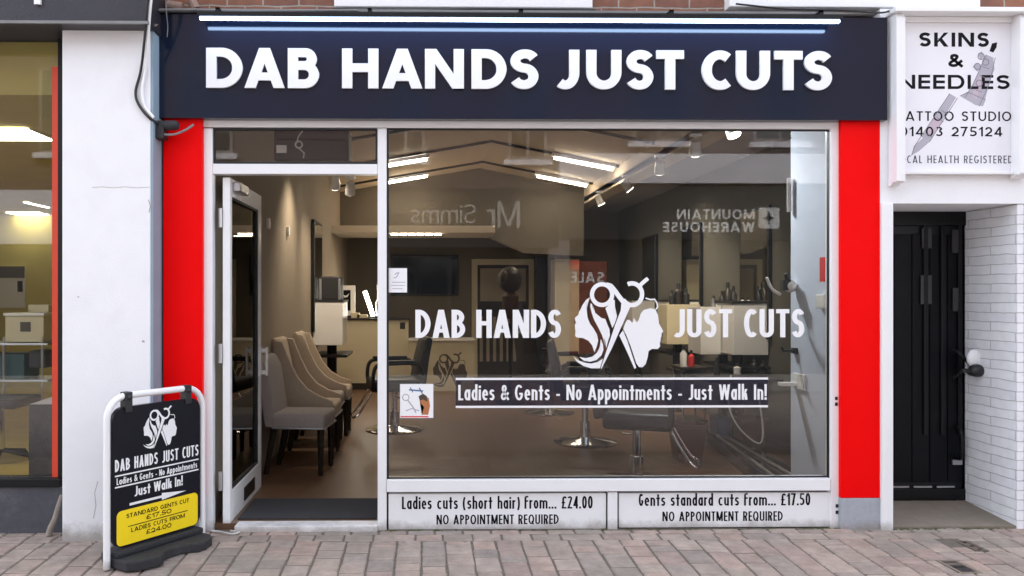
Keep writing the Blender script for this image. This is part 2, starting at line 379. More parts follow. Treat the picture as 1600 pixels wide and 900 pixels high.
def glyph(ch, w, t, XH=.70):
    """strokes of one character, cap height 1: list of lists of convex polygons"""
    h = t/2; v = h*HR; R = w-h; S = []
    def st(*p, closed=False, tt=None):
        global HR
        if tt: q = HR; HR = 1.0
        S.append(strip(p, tt or t, closed))
        if tt: HR = q
    def pg(*p): S.append([[Vector(q) for q in p]])
    tb = t*HR
    def par(xa, ya, xb, yb, wd=None):
        wd = wd or t; pg((xa, ya), (xa+wd, ya), (xb+wd, yb), (xb, yb))
    if ch == 'A':
        ap = t*1.05; k = w/2-ap/2; tl = t*1.08; yi = (w/2-tl)/k
        S.append([[Vector(q) for q in ((0, 0), (tl, 0), (w/2, yi), (w/2, 1), (k, 1))], [Vector(q) for q in ((w, 0), (w-k, 1), (w/2, 1), (w/2, yi), (w-tl, 0))]])
        y0 = .19; y1 = y0+tb*.9; f = lambda y: tl+(w/2-tl)*y/yi
        pg((f(y0)-.02, y0), (w-f(y0)+.02, y0), (w-f(y1)+.02, y1), (f(y1)-.02, y1))
    elif ch in 'DBPR':
        st((h, 0), (h, 1))
        def bowl(yb, yt, r):
            ry = (yt-yb)/2-v; cy = (yt+yb)/2; xr = r-h; rx = min(ry*1.05, xr-h*1.2); mx = xr-rx
            st((h, cy+ry), *earc(mx, cy, rx, ry, 90, -90, 22), (h, cy-ry))
        if ch == 'D': bowl(0, 1, w)
        elif ch == 'B': bowl(.46, 1, w*.93); bowl(0, .46+tb, w)
        else:
            bowl(.42, 1, w)
            if ch == 'R': par(w-t*1.25, 0, w*.42-t*.2, .5, t*1.15)
    elif ch == 'C': st(*earc(w*.58, .5, w*.58-h, .5-v, 52, 308, 30))
    elif ch == 'G':
        st(*earc(w/2, .5, w/2-h, .5-v, 45, 345, 32)); pg((w*.52, .36), (w-h*.4, .36), (w-h*.4, .36+tb), (w*.52, .36+tb))
    elif ch == 'E': st((h, 0), (h, 1)); [st((h, y), (w, y), tt=tb) for y in (tb/2, .5, 1-tb/2)]
    elif ch == 'F': st((h, 0), (h, 1)); [st((h, y), (w, y), tt=tb) for y in (.48, 1-tb/2)]
    elif ch == 'H': st((h, 0), (h, 1)); st((R, 0), (R, 1)); st((h, .52), (R, .52), tt=tb)
    elif ch == 'I': st((h, 0), (h, 1))
    elif ch == 'l': st((h, 0), (h, 1.04))
    elif ch == 'J': rx = min((R-h*.55)/1.62, .36); ry = min(rx*1.25, .36); st((R, 1), (R, ry+v), *earc(R-rx, ry+v, rx, ry, 0, -128, 14))
    elif ch == 'K' or ch == 'k':
        H = 1 if ch == 'K' else XH; st((h, 0), (h, 1 if ch == 'K' else 1.04)); c = H*.48
        pg((t*.9, c-.08), (w-t*1.25, H), (w-t*.02, H), (t*.9, c-.08-0.0+t*-.55)); par(w-t*1.25+.0, 0, t*.95, c+.1, t*1.25)
    elif ch == 'L': st((h, 0), (h, 1)); st((h, tb/2), (w, tb/2), tt=tb)
    elif ch == 'M':
        st((h, 0), (h, 1)); st((R, 0), (R, 1)); par(w/2-t*.55, .05, 0, 1, t*1.08); par(w/2-t*.53, .05, w-t*1.08, 1, t*1.08)
    elif ch == 'N': st((h, 0), (h, 1)); st((R, 0), (R, 1)); par(w-t*1.12, 0, 0, 1, t*1.12)
    elif ch in 'OQ0':
        st(*earc(w/2, .5, w/2-h, .5-v, 0, 360-360/36, 35), closed=True)
        if ch == 'Q': par(w-t*1.1, -.02, w*.5, .34, t)
    elif ch == 'S' or ch == 's':
        H = 1 if ch == 'S' else XH; c = H*.53; tt = tb; hh = tt/2
        r1 = (H-hh-c)/2; r2 = (c-hh)/2
        up = earc(w*.52, c+r1, w*.5-h, r1, 25, 270, 20); lo = earc(w*.48, c-r2, w*.5-h, r2, 90, -155, 20)
        st(*up[:-1], *lo[1:])
    elif ch == 'T': st((w/2, 0), (w/2, 1)); st((0, 1-tb/2), (w, 1-tb/2), tt=tb)
    elif ch == 'U': r = w/2-h; st((h, 1), (h, r+v), *earc(w/2, r+v, r, r, 180, 360, 20)[1:-1], (R, r+v), (R, 1))
    elif ch == 'W':
        b1, b2 = w*.27, w*.73; par(b1-h, 0, 0, 1, t*1.02); par(b1-h, 0, w/2-h, 1, t*1.02); par(b2-h, 0, w/2-h, 1, t*1.02); par(b2-h, 0, w-t, 1, t*1.02)
    elif ch == 'Y': st((w/2, 0), (w/2, .45)); par(w/2-h, .38, 0, 1); par(w/2-h, .38, w-t, 1)
    elif ch in 'adop':
        c = XH/2; st(*earc(w/2, c, w/2-h, c-v, 0, 350, 33), closed=True)
        if ch == 'a': st((R, 0), (R, XH))
        if ch == 'd': st((R, 0), (R, 1.04))
        if ch == 'p': st((h, -.28), (h, XH))
    elif ch == 'c': st(*earc(w*.55, XH/2, w*.55-h, XH/2-v, 50, 310, 26))
    elif ch == 'e':
        c = XH/2; st((w-h, c-.02), *earc(w/2, c, w/2-h, c-v, 4, 315, 28)); st((h, c-.0), (w-h*.5, c-.0), tt=tb*.75)
    elif ch == 'f': r = w*.36; st((w, 1.04-h), *earc(w*.2+r, 1.04-h-r, r, r, 90, 180, 8), (w*.2, 0)); st((0, XH-h), (w*.95, XH-h), tt=tb)
    elif ch in 'hn':
        r = (w-t)/2; st((h, 0), (h, 1.04 if ch == 'h' else XH)); st((R, 0), (R, XH-h-r), *earc(w/2, XH-h-r, r, r, 0, 150, 14)[1:])
    elif ch == 'm':
        r = (w-t)/4; st((h, 0), (h, XH))
        for k in (1, 2): xr = h+2*r*k; st((xr, 0), (xr, XH-h-r), *earc(xr-r, XH-h-r, r, r, 0, 150, 12)[1:])
    elif ch == 'u': r = (w-t)/2; st((R, 0), (R, XH)); st((h, XH), (h, r+h), *earc(w/2, r+h, r, r, 180, 330, 14)[1:])
    elif ch == 'i': st((h, 0), (h, XH)); pg((0, XH+.10), (t, XH+.10), (t, XH+.10+t), (0, XH+.10+t))
    elif ch == 'r': r = w-h*1.6; st((h, 0), (h, XH)); st(*earc(h+r*.8, XH-h-r*.85, r*.8, r*.85, 165, 62, 10))
    elif ch == 't': st((w/2, 0), (w/2, .95)); st((0, XH-h), (w, XH-h), tt=tb)
    elif ch == '1': st((w-h, 0), (w-h, 1)); pg((0, .78), (w-h, 1), (w-h, 1-t*.95), (0, .78-t*.7))
    elif ch == '2':
        r = w/2-h; st(*earc(w/2, 1-h-r, r, r, 165, -30, 16), (h*1.3, tb*.8)); st((0, tb/2), (w, tb/2), tt=tb)
    elif ch == '3':
        st(*earc(w*.47, .765, w*.44-h*.8, .235-h, 150, -80, 18)); st(*earc(w*.48, .27+h*.3, w*.52-h, .27-h*.7, 85, -150, 18))
    elif ch == '4':
        st((w*.72, 0), (w*.72, 1)); st((0, .26), (w, .26), tt=tb); pg((0, .26), (t*1.1, .26), (w*.72+h, 1), (w*.72-h, 1))
    elif ch == '5':
        st((w*.95, 1-tb/2), (w*.25, 1-tb/2), (w*.17, .55), tt=tb); st(*earc(w*.42, .32, w*.58-h, .32-h, 125, -140, 20))
    elif ch == '7': st((0, 1-tb/2), (w, 1-tb/2), tt=tb); par(w*.15, 0, w-t*1.05, 1, t*1.05)
    elif ch == '£':
        st(*earc(w*.62, .74, w*.3, .26-h, 25, 180, 14), (w*.32, .3), (w*.2, tb/2)); st((0, tb/2), (w, tb/2), tt=tb); st((0, .47), (w*.75, .47), tt=tb*.85)
    elif ch == '&':
        st((w, h*.3), (w*.22, .68), *earc(w*.42, .78, w*.2, .22-h, 200, -20, 14), (w*.52, .6), (w*.16, .36), *earc(w*.36, .25, w*.34-h*.6, .25-h, 150, 320, 14), (w*.97, .5), tt=t*.9)
    elif ch == '!': pg((0, 0), (t, 0), (t, t), (0, t)); pg((t*.1, t*1.5), (t*.9, t*1.5), (t*1.05, 1.02), (-t*.05, 1.02))
    elif ch == '.': pg((0, 0), (t, 0), (t, t), (0, t))
    elif ch == ',': pg((0, -.14), (t*.6, -.14), (t, t), (0.02, t))
    elif ch == '-': st((0, .34), (w, .34), tt=tb)
    elif ch == '(': st(*earc(w*1.15, .42, w*1.0, .66, 128, 232, 12))
    elif ch == ')': st(*earc(-w*.15, .42, w*1.0, .66, 52, -52, 12))
    return S
def layout(text, t, wf, gap, XH=.70):
    x = 0; out = []
    for i, ch in enumerate(text):
        w = max(BW[ch]*wf, t*MINW.get(ch, 2.55 if BW[ch] > .5 else 1) if ch != ' ' else .26)
        if ch != ' ':
            for s in glyph(ch, w, t, XH): out.append([[Vector((p.x+x, p.y)) for p in q] for q in s])
        x += w+(gap if i < len(text)-1 else 0)
    return out, x
def text_shapes(text, x0, x1, y0, hgt, t=.18, gap=.07, XH=.70, hr=.80):
    global HR
    HR = hr
    """shapes fitted between x0 and x1 on baseline y0 with cap height hgt, at a stroke weight t"""
    target = (x1-x0)/hgt; lo, hi = .15, 3.0
    for _ in range(40):
        m = (lo+hi)/2
        if layout(text, t, m, gap, XH)[1] < target: lo = m
        else: hi = m
    sh, W = layout(text, t, lo, gap, XH); HR = 1.0; q = target/W
    sh = [[[Vector((p.x*q, p.y)) for p in c] for c in s] for s in sh]
    return [[[(x0+p.x*hgt, y0+p.y*hgt) for p in q] for q in s] for s in sh]
def put(mb, shapes, fn, thick=0.0, stag=.00006):
    """flat shapes into a mesh through fn(u, v, out); each stroke a hair further out; thick > 0 gives sides"""
    for i, s in enumerate(shapes):
        d = (i % 12)*stag; idx = {}; vs = []; fs = []
        for q in s:
            f = []
            for p in q:
                k = (round(p[0], 6), round(p[1], 6))
                if k not in idx: idx[k] = len(vs); vs.append(k)
                if not f or f[-1] != idx[k]: f.append(idx[k])
            if len(set(f)) >= 3: fs.append(f)
        n = len(vs); V = [fn(p[0], p[1], thick+d) for p in vs]
        if thick:
            V += [fn(p[0], p[1], 0) for p in vs]; ed = {}
            for f in fs:
                for a, b in zip(f, f[1:]+f[:1]): ed.setdefault((min(a, b), max(a, b)), []).append((a, b))
            sides = [(a, b, b+n, a+n) for k, e in ed.items() if len(e) == 1 for a, b in e]
            mb.add(V, fs+sides)
        else: mb.add(V, fs)
def bar(x0, y0, x1, y1): return [[(x0, y0), (x1, y0), (x1, y1), (x0, y1)]]
def rrect(x0, y0, x1, y1, r, n=6):
    p = []
    for cx, cy, a in ((x1-r, y1-r, 0), (x0+r, y1-r, 90), (x0+r, y0+r, 180), (x1-r, y0+r, 270)):
        p += earc(cx, cy, r, r, a, a+90, n)
    return p
# emblem: a woman's and a man's profile behind open scissors (drawn on a 900 x 900 square, y down)
def smooth(pts, n=4):
    o = []; N = len(pts)
    for i in range(N):
        p0, p1, p2, p3 = [Vector(pts[(i+k-1) % N]) for k in range(4)]
        for j in range(n):
            s = j/n
            o.append(tuple(.5*((2*p1)+(p2-p0)*s+(2*p0-5*p1+4*p2-p3)*s*s+(3*p1-p0-3*p2+p3)*s**3)))
    return o
def emblem():
    S = []
    def face(p, sm=False): S.append([smooth(p) if sm else p])
    face([(210,225),(180,248),(152,288),(140,318),(128,335),(122,360),(92,386),(98,405),(104,422),(92,440),(97,452),(95,464),(101,486),(96,522),(108,534),(160,540),(200,560),(228,595),(246,650),(262,610),(275,560),(266,512),(240,468),(213,430),(194,385),(188,332),(194,280)])
    face([(236,292),(252,345),(300,385),(330,392),(348,440),(362,470),(366,520),(352,560),(336,618),(330,566),(308,508),(282,452),(252,395),(240,345)])
    face([(216,270),(214,300),(226,350),(244,400),(278,462),(304,516),(318,560),(326,600),(322,560),(312,508),(284,448),(256,392),(238,330),(228,280)])
    face([(128,684),(180,694),(230,682),(268,650),(288,608),(296,545),(312,590),(316,630),(300,672),(262,708),(214,722),(165,714)])
    face([(80,678),(118,708),(165,728),(220,736),(270,724),(312,698),(300,735),(288,772),(220,772),(160,754),(112,722)])
    S.append(strip(earc(305, 205, 78, 80, 0, 350, 35), 32, True))           # left finger ring
    S.append(strip([(338,128),(372,138),(402,172),(440,225),(478,272)], 36))
    S.append(strip(earc(536, 202, 78, 84, 150, -115, 30), 34))              # right finger ring, open on its inner side
    S.append(strip([(590,148),(610,122),(632,102),(660,80)], 30))
    face([(455,262),(528,288),(478,400),(380,620),(298,780),(296,768),(345,620),(405,440),(448,330)])
    face([(330,310),(352,290),(386,240),(404,250),(402,275),(420,372),(412,400),(396,440),(384,462),(352,370)])
    face([(438,520),(466,480),(500,560),(569,768),(556,778),(500,650)])
    face([(470,470),(482,430),(500,398),(520,402),(540,424),(552,385),(572,420),(588,402),(604,352),(628,322),(680,310),(718,318),(738,365),(745,428),(780,490),(764,506),(766,528),(757,545),(760,562),(750,580),(755,604),(735,624),(690,624),(665,640),(657,690),(642,740),(620,764),(592,764),(570,735),(525,600),(490,512)])
    S.append(strip([(642,232),(680,244),(710,240),(730,270),(735,300),(722,318)], 11))
    return S
def emblem_at(cx, cz, size):
    """emblem centred on (cx, cz); size is the height of the drawing from 80 to 780"""
    k = size/700
    return [[[(cx+(p[0]-430)*k, cz-(p[1]-430)*k) for p in q] for q in s] for s in emblem()]
def facade(Y): return lambda u, v, d: (u, Y-d, v)
def lettering(name, shapes, fn, m, parent, thick=0.0):
    mb = MB(); put(mb, shapes, fn, thick); return mb.build(name, m, parent)
def px_text(text, px0, px1, ytop, ybot, Y, t=.18, gap=.07, XH=.70):
    x0, z0, x1, z1 = rect(px0, ytop, px1, ybot, Y)
    return text_shapes(text, x0, x1, z0, z1-z0, t, gap, XH)

# ------------------------------------------------------------------ ground and street
SL = .03                                                # the pavement falls gently away from the shops
def gz(y): return SL*min(y, 0)
g = MB(); g.add([(-70, -70, -.24), (70, -70, -.24), (70, 70, -.24), (-70, 70, -.24)], [(0, 1, 2, 3)])
tag(g.build('ground', M['asphalt']), kind='structure')
pv = MB()
def block(x0, x1, y0, y1, col):
    b = .007; j = .0045; x0 += j; x1 -= j; y0 += j; y1 -= j
    dz = random.uniform(-.003, .003); tx = random.uniform(-.012, .012); ty = random.uniform(-.012, .012)
    cx, cy = (x0+x1)/2, (y0+y1)/2
    def z(x, y, d): return gz(y)+dz+(x-cx)*tx+(y-cy)*ty+d
    jj = lambda: random.uniform(-.003, .003)
    o = [(x0+jj(), y0+jj()), (x1+jj(), y0+jj()), (x1+jj(), y1+jj()), (x0+jj(), y1+jj())]
    i = [(p[0]+(b if k in (0, 3) else -b), p[1]+(b if k in (0, 1) else -b)) for k, p in enumerate(o)]
    vs = [(x, y, z(x, y, 0)) for x, y in i]+[(x, y, z(x, y, -.007)) for x, y in o]+[(x, y, z(x, y, -.04)) for x, y in o]
    fs = [(0, 1, 2, 3)]+[(a+k, a+(k+1) % 4, a-4+(k+1) % 4, a-4+k) for a in (4, 8) for k in range(4)]
    pv.add(vs, fs, col)
PAL = [(.30, .25, .215), (.27, .235, .205), (.25, .225, .20), (.32, .25, .215), (.24, .215, .195), (.29, .25, .215), (.27, .215, .19), (.31, .265, .23)]
def pcol():
    c = random.choice(PAL); k = random.uniform(1.0, 1.18); m_ = sum(c)/3; c = [m_+(v-m_)*1.0 for v in (c[0]*.8+.062, c[1]*.8+.052, c[2]*.8+.047)]; return (c[0]*k*1.03, c[1]*k*.97, c[2]*k*.93)
COVERS = []                                             # openings for the two little covers
def cover_px(a, b, c, d):
    def gp(px, py):
        u = (px-CX)/FPX; v = (HZ-py)/FPX; dd = Vector((sin(YAW)+cos(YAW)*u, cos(YAW)-sin(YAW)*u, v))
        t = (CAM.z-SL*CAM.y*1)/(-(dd.z-SL*dd.y)) if False else (-(CAM.z-SL*CAM.y))/(dd.z-SL*dd.y)
        p = CAM+dd*t; return p.x, p.y
    return gp(a, b)+gp(c, d)
def blocked(x0, x1, y0, y1): return any(x1 > a+.02 and x0 < b-.02 and y1 > c+.02 and y0 < d-.02 for a, b, c, d in COVERS)
ca = cover_px(1462, 874, 1535, 896); cb = cover_px(1492, 844, 1545, 861)
COVERS += [(ca[0], ca[2], ca[3], ca[1]), (cb[0], cb[2], cb[3], cb[1])]
def row(y0, y1, w):
    x = -7+random.random()*w
    while x < 7:
        ww = w*random.choice((.62, 1, 1, 1.05, 1.5)); 
        if not blocked(x, x+ww, y0, y1): block(x, x+ww, y0, y1, pcol())
        x += ww
row(-.085, -.012, .17); row(-.20, -.085, .17)
x = -7
while x < 7:
    w = .150*random.uniform(.92, 1.07); y = -.20-random.choice((0, .05, .1, .15))
    if y < -.2 and not blocked(x, x+w, y, -.2): block(x, x+w, y, -.20, pcol())
    while y > -2.5:
        l = random.choice((.10, .13, .155, .17, .21))
        if not blocked(x, x+w, y-l, y): block(x, x+w, y-l, y, pcol())
        else:
            for (a, b, c, d) in COVERS:      # cut blocks round a cover
                if x+w > a and x < b and y > c and y-l < d:
                    if y-d > .02: block(x, x+w, d, y, pcol())
                    if c-(y-l) > .02: block(x, x+w, y-l, c, pcol())
                    if a-x > .02: block(x, a, max(y-l, c), min(y, d), pcol())
                    if x+w-b > .02: block(b, x+w, max(y-l, c), min(y, d), pcol())
        y -= l
    x += w
tag(pv.build('pavement', M['paving']), kind='structure')
s = MB(); s.add([(-7, -2.9, gz(-2.9)-.006), (7, -2.9, gz(-2.9)-.006), (7, 0, -.006), (-7, 0, -.006)], [(0, 1, 2, 3)])
s.box(-12, 12, -.012, .03, -.2, -.004)
tag(s.build('pavement_bed', M['sand']), kind='structure')
s = MB(); s.box(-14, 14, -7.4, -2.9, -.3, -.1)
tag(s.build('road', brickmat('street_setts', (.2, .16, .145), (.16, .14, .13), (.07, .06, .05), axis='g', bw=.21, bh=.105, ms=.006)), kind='structure')
s = MB(); s.box(-14, 14, -9.98, -7.4, -.3, -.04)
tag(s.build('far_pavement', M['asphalt']), kind='structure')

def cover(c, label, m, rim):
    x0, y1, x1, y0 = c[0], c[1], c[2], c[3]; ym = (y0+y1)/2
    t = thing('access_cover', label, 'access cover', ((x0+x1)/2, ym, gz(ym)))
    f = MB(); zf = gz(ym)+.001
    for a in ((x0, x1, y0, y0+.015), (x0, x1, y1-.015, y1), (x0, x0+.015, y0+.015, y1-.015), (x1-.015, x1, y0+.015, y1-.015)): f.box(*a, zf-.05, zf)
    f.build('frame', rim, t)
    p = MB(); p.box(x0+.016, x1-.016, y0+.016, y1-.016, zf-.05, zf-.006)
    for i in range(5):
        for j in range(3):
            xx = x0+.03+(x1-x0-.06)*i/4.0; yy = y0+.03+(y1-y0-.06)*j/2.0
            p.box(xx-.008, xx+.008, yy-.004, yy+.004, zf-.0055, zf-.002)
    p.build('plate', m, t)
cover(ca, 'small black iron cover with a pale rim in the paving', M['iron'], M['concrete'])
cover(cb, 'small rusty brown cover in the paving beside the doorstep', M['brown_dark'], M['sand'])

# ------------------------------------------------------------------ the building's upper wall
UY = .06
t = thing('brick_building', 'red brick upper storey with white sills above the shop signs', 'building', (.5, UY, 3.2))
zt = at(800, 24, UY)[1]
w = MB(); w.box(-7, 7, UY, UY+.35, zt, 6.5); w.build('wall', M['brick'], t)
for a, b in ((522, 926), (1140, 1532)):
    x0, z0, x1, z1 = rect(a, -30, b, 11, UY-.09)
    k = MB(); k.box(x0, x1, UY-.09, UY, at((a+b)/2, 11, UY-.09)[1], at((a+b)/2, 11, UY-.09)[1]+.16); k.build('window_sill', M['white_pvc'], t, bevel=.006)
    f = MB(); zs = at((a+b)/2, 11, UY-.09)[1]+.17
    for e in ((x0+.05, x0+.13), (x1-.13, x1-.05), ((x0+x1)/2-.04, (x0+x1)/2+.04)): f.box(*e, UY-.03, UY+.0, zs, zs+1.5)
    f.box(x0+.05, x1-.05, UY-.03, UY-.002, zs+1.5, zs+1.58); wf = f.build('window', M['white_pvc'], t)
    q = MB(); q.box(x0+.1, x1-.1, UY-.015, UY-.004, zs, zs+1.5); q.build('pane', mat('dark_pane', (.03, .035, .04), .05, spec=.8), wf)
# lead flashing along the top of the fascia
x0, x1 = AX(236, -.1), AX(1372, -.1)
k = MB(); zf = at(800, 19.5, -.09)[1]; k.box(x0, x1, -.092, UY, zf, zf+.014); k.build('flashing', M['lead'], t)

# ------------------------------------------------------------------ fascia sign
FY = -.07
x0, z0, x1, z1 = rect(237, 24, 1387, 186, FY)
FX0, FX1, FZ0, FZ1 = x0, x1, z0, z1
t = thing('fascia_sign', 'long glossy navy shop fascia with raised white letters above red pilasters', 'shop sign', ((x0+x1)/2, FY, z0))
b = MB(); b.box(x0, x1, FY, UY-.002, z0, z1); b.build('board', M['navy'], t, bevel=.004)
for x in (x0+.03, x1-.03):
    pass
LT = [('D', 321, 378), ('A', 381, 444), ('B', 449, 498), ('H', 534, 591), ('A', 597, 660), ('N', 664, 725), ('D', 737, 792), ('S', 797, 843),
      ('J', 871, 906), ('U', 917, 972), ('S', 979, 1023), ('T', 1027, 1070), ('C', 1098, 1147), ('U', 1152, 1205), ('T', 1212, 1256), ('S', 1258, 1303)]
LY = FY-.006
for ch, a, c in LT:
    xa, za, xb, zb = rect(a, 73.5+(a-321)*.0055, c, 136+(a-321)*.004, LY-.03)
    hh = zb-za; HR = .84; sh = glyph(ch, (xb-xa)/hh, .258); HR = 1.0
    sh = [[[(xa+p[0]*hh, za+p[1]*hh) for p in q] for q in s_] for s_ in sh]
    L = lettering('letter', sh, lambda u, v, d: (u, LY-d, v), M['letter_white'], t, thick=.016)
    bk = MB(); put(bk, [[[((p[0]-(xa+xb)/2)*1.0+(xa+xb)/2, p[1]) for p in q] for q in s_] for s_ in sh], lambda u, v, d: (u, FY-d, v), .005)
    bk.build('standoff', M['black_plastic'], L)
# LED bar
lx0, lz0, lx1, lz1 = rect(312, 29.3, 1312, 32.5, -.17)
t = thing('sign_light', 'long thin LED light bar along the top of the navy fascia', 'sign light', ((lx0+lx1)/2, -.17, lz0))
k = MB(); k.box(lx0, lx1, -.172, -.150, lz0, lz1); k.build('led_strip', M['led'], t)
k = MB(); k.box(lx0-.01, lx1+.01, -.19, -.135, lz1+.001, lz1+.028); hsn = k.build('housing', M['black_metal'], t, bevel=.003)
for i in range(5):
    xx = lx0+.1+(lx1-lx0-.2)*i/4; k = MB(); k.box(xx-.012, xx+.012, -.15, FY+.02, FZ1+.001, FZ1+.012); k.box(xx-.012, xx+.012, -.15, -.135, FZ1-.03, FZ1+.012); k.build('bracket', M['black_metal'], t)

# ------------------------------------------------------------------ left: pier, next shop, cables
PY = -.18
x0, z0, x1, z1 = rect(97, 36, 238, 836, PY)
t = thing('white_pier', 'wide white rendered pier between the two shopfronts', 'pier', ((x0+x1)/2, PY, 0))
zb = gz(PY)-.02
b = MB(); b.box(x0, x1-.012, PY, .3, zb, z1); b.build('pillar', M['white_render'], t, bevel=.006)
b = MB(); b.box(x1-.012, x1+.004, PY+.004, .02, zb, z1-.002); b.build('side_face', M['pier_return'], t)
b = MB(); b.prism(smooth([(x0+.01, z1-.03), (x0+.2, z1-.022), (x0+.35, z1-.03), (x1-.2, z1-.016), (x1-.01, z1-.024), (x1-.01, z1), (x0+.01, z1)], 3), PY-.002, PY+.004)
b.build('grime_edge', mat('damp_stain', (.3, .24, .22), .9, var=.4, scale=30), t)
PX0, PX1 = x0, x1
def PP(*l): return [at(x_, y_, PY) for x_, y_ in l]
b = MB(); put(b, [strip(PP((144, 293), (160, 292), (176, 293.5), (195, 292), (214, 293.5), (234, 292.5)), .0035), strip(PP((232, 312), (235, 322), (233, 332)), .006), strip(PP((222, 533), (226, 534)), .012), strip(PP((146, 810), (150, 790), (148, 770), (153, 752)), .004), strip(PP((121, 464), (124, 464)), .006)], facade(PY-.0006)); b.build('crack', mat('crack_grey', (.42, .38, .36), .9), t)
t = thing('neighbour_shop', 'dark framed neighbouring shopfront with orange red post at far left', 'shopfront', (-3.4, -.1, 0))
fz = at(100, 37, -.3)[1]; fx1 = AX(231, -.3)
b = MB(); b.box(-7, fx1, -.3, UY, fz, fz+.75); fb = b.build('fascia', M['fascia_black'], t, bevel=.008)
b = MB(); b.box(-7, fx1+.01, -.32, -.302, fz-.004, fz+.012); b.build('fascia_trim', M['lead'], t)
xa, za, xb, zb_ = rect(54, -60, 64, 7, -.31); b = MB(); b.box(xa, xb, -.318, -.301, za, zb_); b.box(xa-.06, xb+.06, -.318, -.301, zb_-.02, zb_); b.build('letter', M['letter_white'], t)
NY = -.02
hz0 = at(50, 58, NY)[1]; vx0 = AX(96, NY); sz = at(50, 746, NY)[1]; rz_ = at(50, 760, NY)[1]
b = MB(); b.box(-7, vx0+.2, NY, NY+.06, hz0, fz+.1); b.box(vx0-.022, vx0+.005, NY, NY+.06, sz, hz0); b.box(-4.35, -4.28, NY, NY+.06, sz, hz0)
b.build('window_frame', M['black_metal'], t)
b = MB(); b.box(-7, vx0+.004, NY-.03, NY+.08, rz_, sz-.001); b.build('sill', M['black_metal'], t, bevel=.006)
b = MB(); b.box(-7, vx0+.02, NY-.01, NY+.2, -.03, rz_-.001); b.build('stall_riser', M['charcoal_tile'], t)
b = MB(); b.box(-7, vx0-.022, NY+.025, NY+.031, sz, hz0); b.build('pane', M['glass'], t)
ox0, ox1 = AX(82, NY+.01), vx0-.0225; b = MB(); b.box(ox0, ox1, NY+.004, NY+.024, sz, at(90, 104, NY)[1]); b.build('post', M['orange'], t)
# inside the neighbouring shop
NX1 = PX0+.15; NB = 7.5; ncz = 2.72
b = MB(); b.box(-8, NX1, NB, NB+.1, 0, ncz); b.box(NX1-.02, NX1, .21, NB, 0, ncz); b.box(-8, -7.9, .1, NB, 0, ncz)
tag(b.build('interior_wall', M['yellow_wall']), kind='structure')
b = MB(); b.box(-8, NX1, .21, NB, ncz, ncz+.1); b.box(-8, NX1, .05, .21, ncz+.0, ncz+.6); tag(b.build('interior_ceiling', M['yellow_wall']), kind='structure')
b = MB(); b.box(-8, NX1, .05, NB, -.02, .02); tag(b.build('interior_floor', M['yellow_floor']), kind='structure')
def panel_light(xa, xb, ya, yb, label):
    t = thing('ceiling_panel_light', label, 'ceiling light', ((xa+xb)/2, (ya+yb)/2, ncz-.02), group='lit panels on the neighbouring shop ceiling')
    b = MB(); b.box(xa, xb, ya, yb, ncz-.02, ncz-.006); b.build('diffuser', M['panel_white'], t)
    b = MB(); b.box(xa-.02, xb+.02, ya-.02, yb+.02, ncz-.012, ncz-.001); b.build('frame', M['white_pvc'], t)
    light('glow', 'AREA', ((xa+xb)/2, (ya+yb)/2, ncz-.03), t, 170, (1, .92, .66), shape='RECTANGLE', size=abs(xb-xa), size_y=yb-ya)
def YC(py): return (ncz-.02-CAM.z)*FPX/(HZ-py)-5
panel_light(-4.1, AX(60, YC(213)), YC(222), YC(205), 'largest lit white ceiling panel, high in the left shop window')
panel_light(-5.4, AX(60, YC(322)), YC(326), YC(318), 'thin lit ceiling panel, middle of three in left shop')
panel_light(AX(25, YC(337)), AX(76, YC(337)), YC(340), YC(334), 'small lit ceiling panel, lowest of three in left shop')
# shelves, boxes, posters in the neighbouring shop (about three metres in)
SY = 2.6
t = thing('wire_shelf', 'metal wire shelving carrying boxes inside the left shop', 'shelf', (-4.6, SY, 0))
xr = AX(76, SY)
for zpx in (537, 594): 
    z = at(40, zpx, SY)[1]; b = MB(); b.box(-6, xr, SY-.02, SY+.4, z-.012, z+.006); b.build('shelf', M['alu'], t)
for xx in (xr-.06, xr-.42, -5.6):
    b = MB(); b.tube([(xx, SY, .02), (xx, SY, at(40, 527, SY)[1])], .012, 8); b.build('upright', M['alu'], t)
def px_box(name, label, cat, a, m, dep, Y, bevel=.004, group=None):
    x0, z0, x1, z1 = rect(*a, Y); b = MB(); b.box(x0, x1, Y, Y+dep, z0, z1); o = b.build(name, m, None, bevel=bevel); return tag(o, label, cat, group), (x0, z0, x1, z1)
t = thing('storage_box', 'cream storage box with dark window on the wire shelf', 'box', (AX(39, SY), SY+.05, at(39, 535, SY)[1]))
x0, z0, x1, z1 = rect(8, 493, 68, 534.5, SY+.05); b = MB(); b.box(x0, x1, SY+.05, SY+.3, z0, z1); b.build('body', M['cream'], t, bevel=.008)
x0, z0, x1, z1 = rect(6, 489, 70, 494, SY+.05); b = MB(); b.box(x0, x1, SY+.035, SY+.31, z0+.004, z1); b.build('lid', M['white_gloss'], t, bevel=.004)
x0, z0, x1, z1 = rect(32, 503, 48, 518, SY+.05); b = MB(); b.box(x0, x1, SY+.044, SY+.0495, z0, z1); b.build('label', M['brown_print'], t)
px_box('storage_box', 'lower cream box behind the lidded box on the shelf', 'box', (44, 476, 76, 488, ), M['cream'], .2, SY+.36)
px_box('storage_bin', 'dark teal bin on the lower wire shelf, left shop', 'bin', (-40, 553, 38, 592), mat('teal_plastic', (.015, .06, .07), .5), .3, SY+.05, .01)
px_box('storage_bin', 'dark grey bin beside the teal bin, left shop', 'bin', (45, 548, 72, 575), M['black_plastic'], .3, SY+.05, .01)
t = thing('wall_poster', 'cream wall poster with dark header in the left shop', 'poster', (AX(10, NB-.05), NB-.03, at(10, 480, NB-.05)[1]))
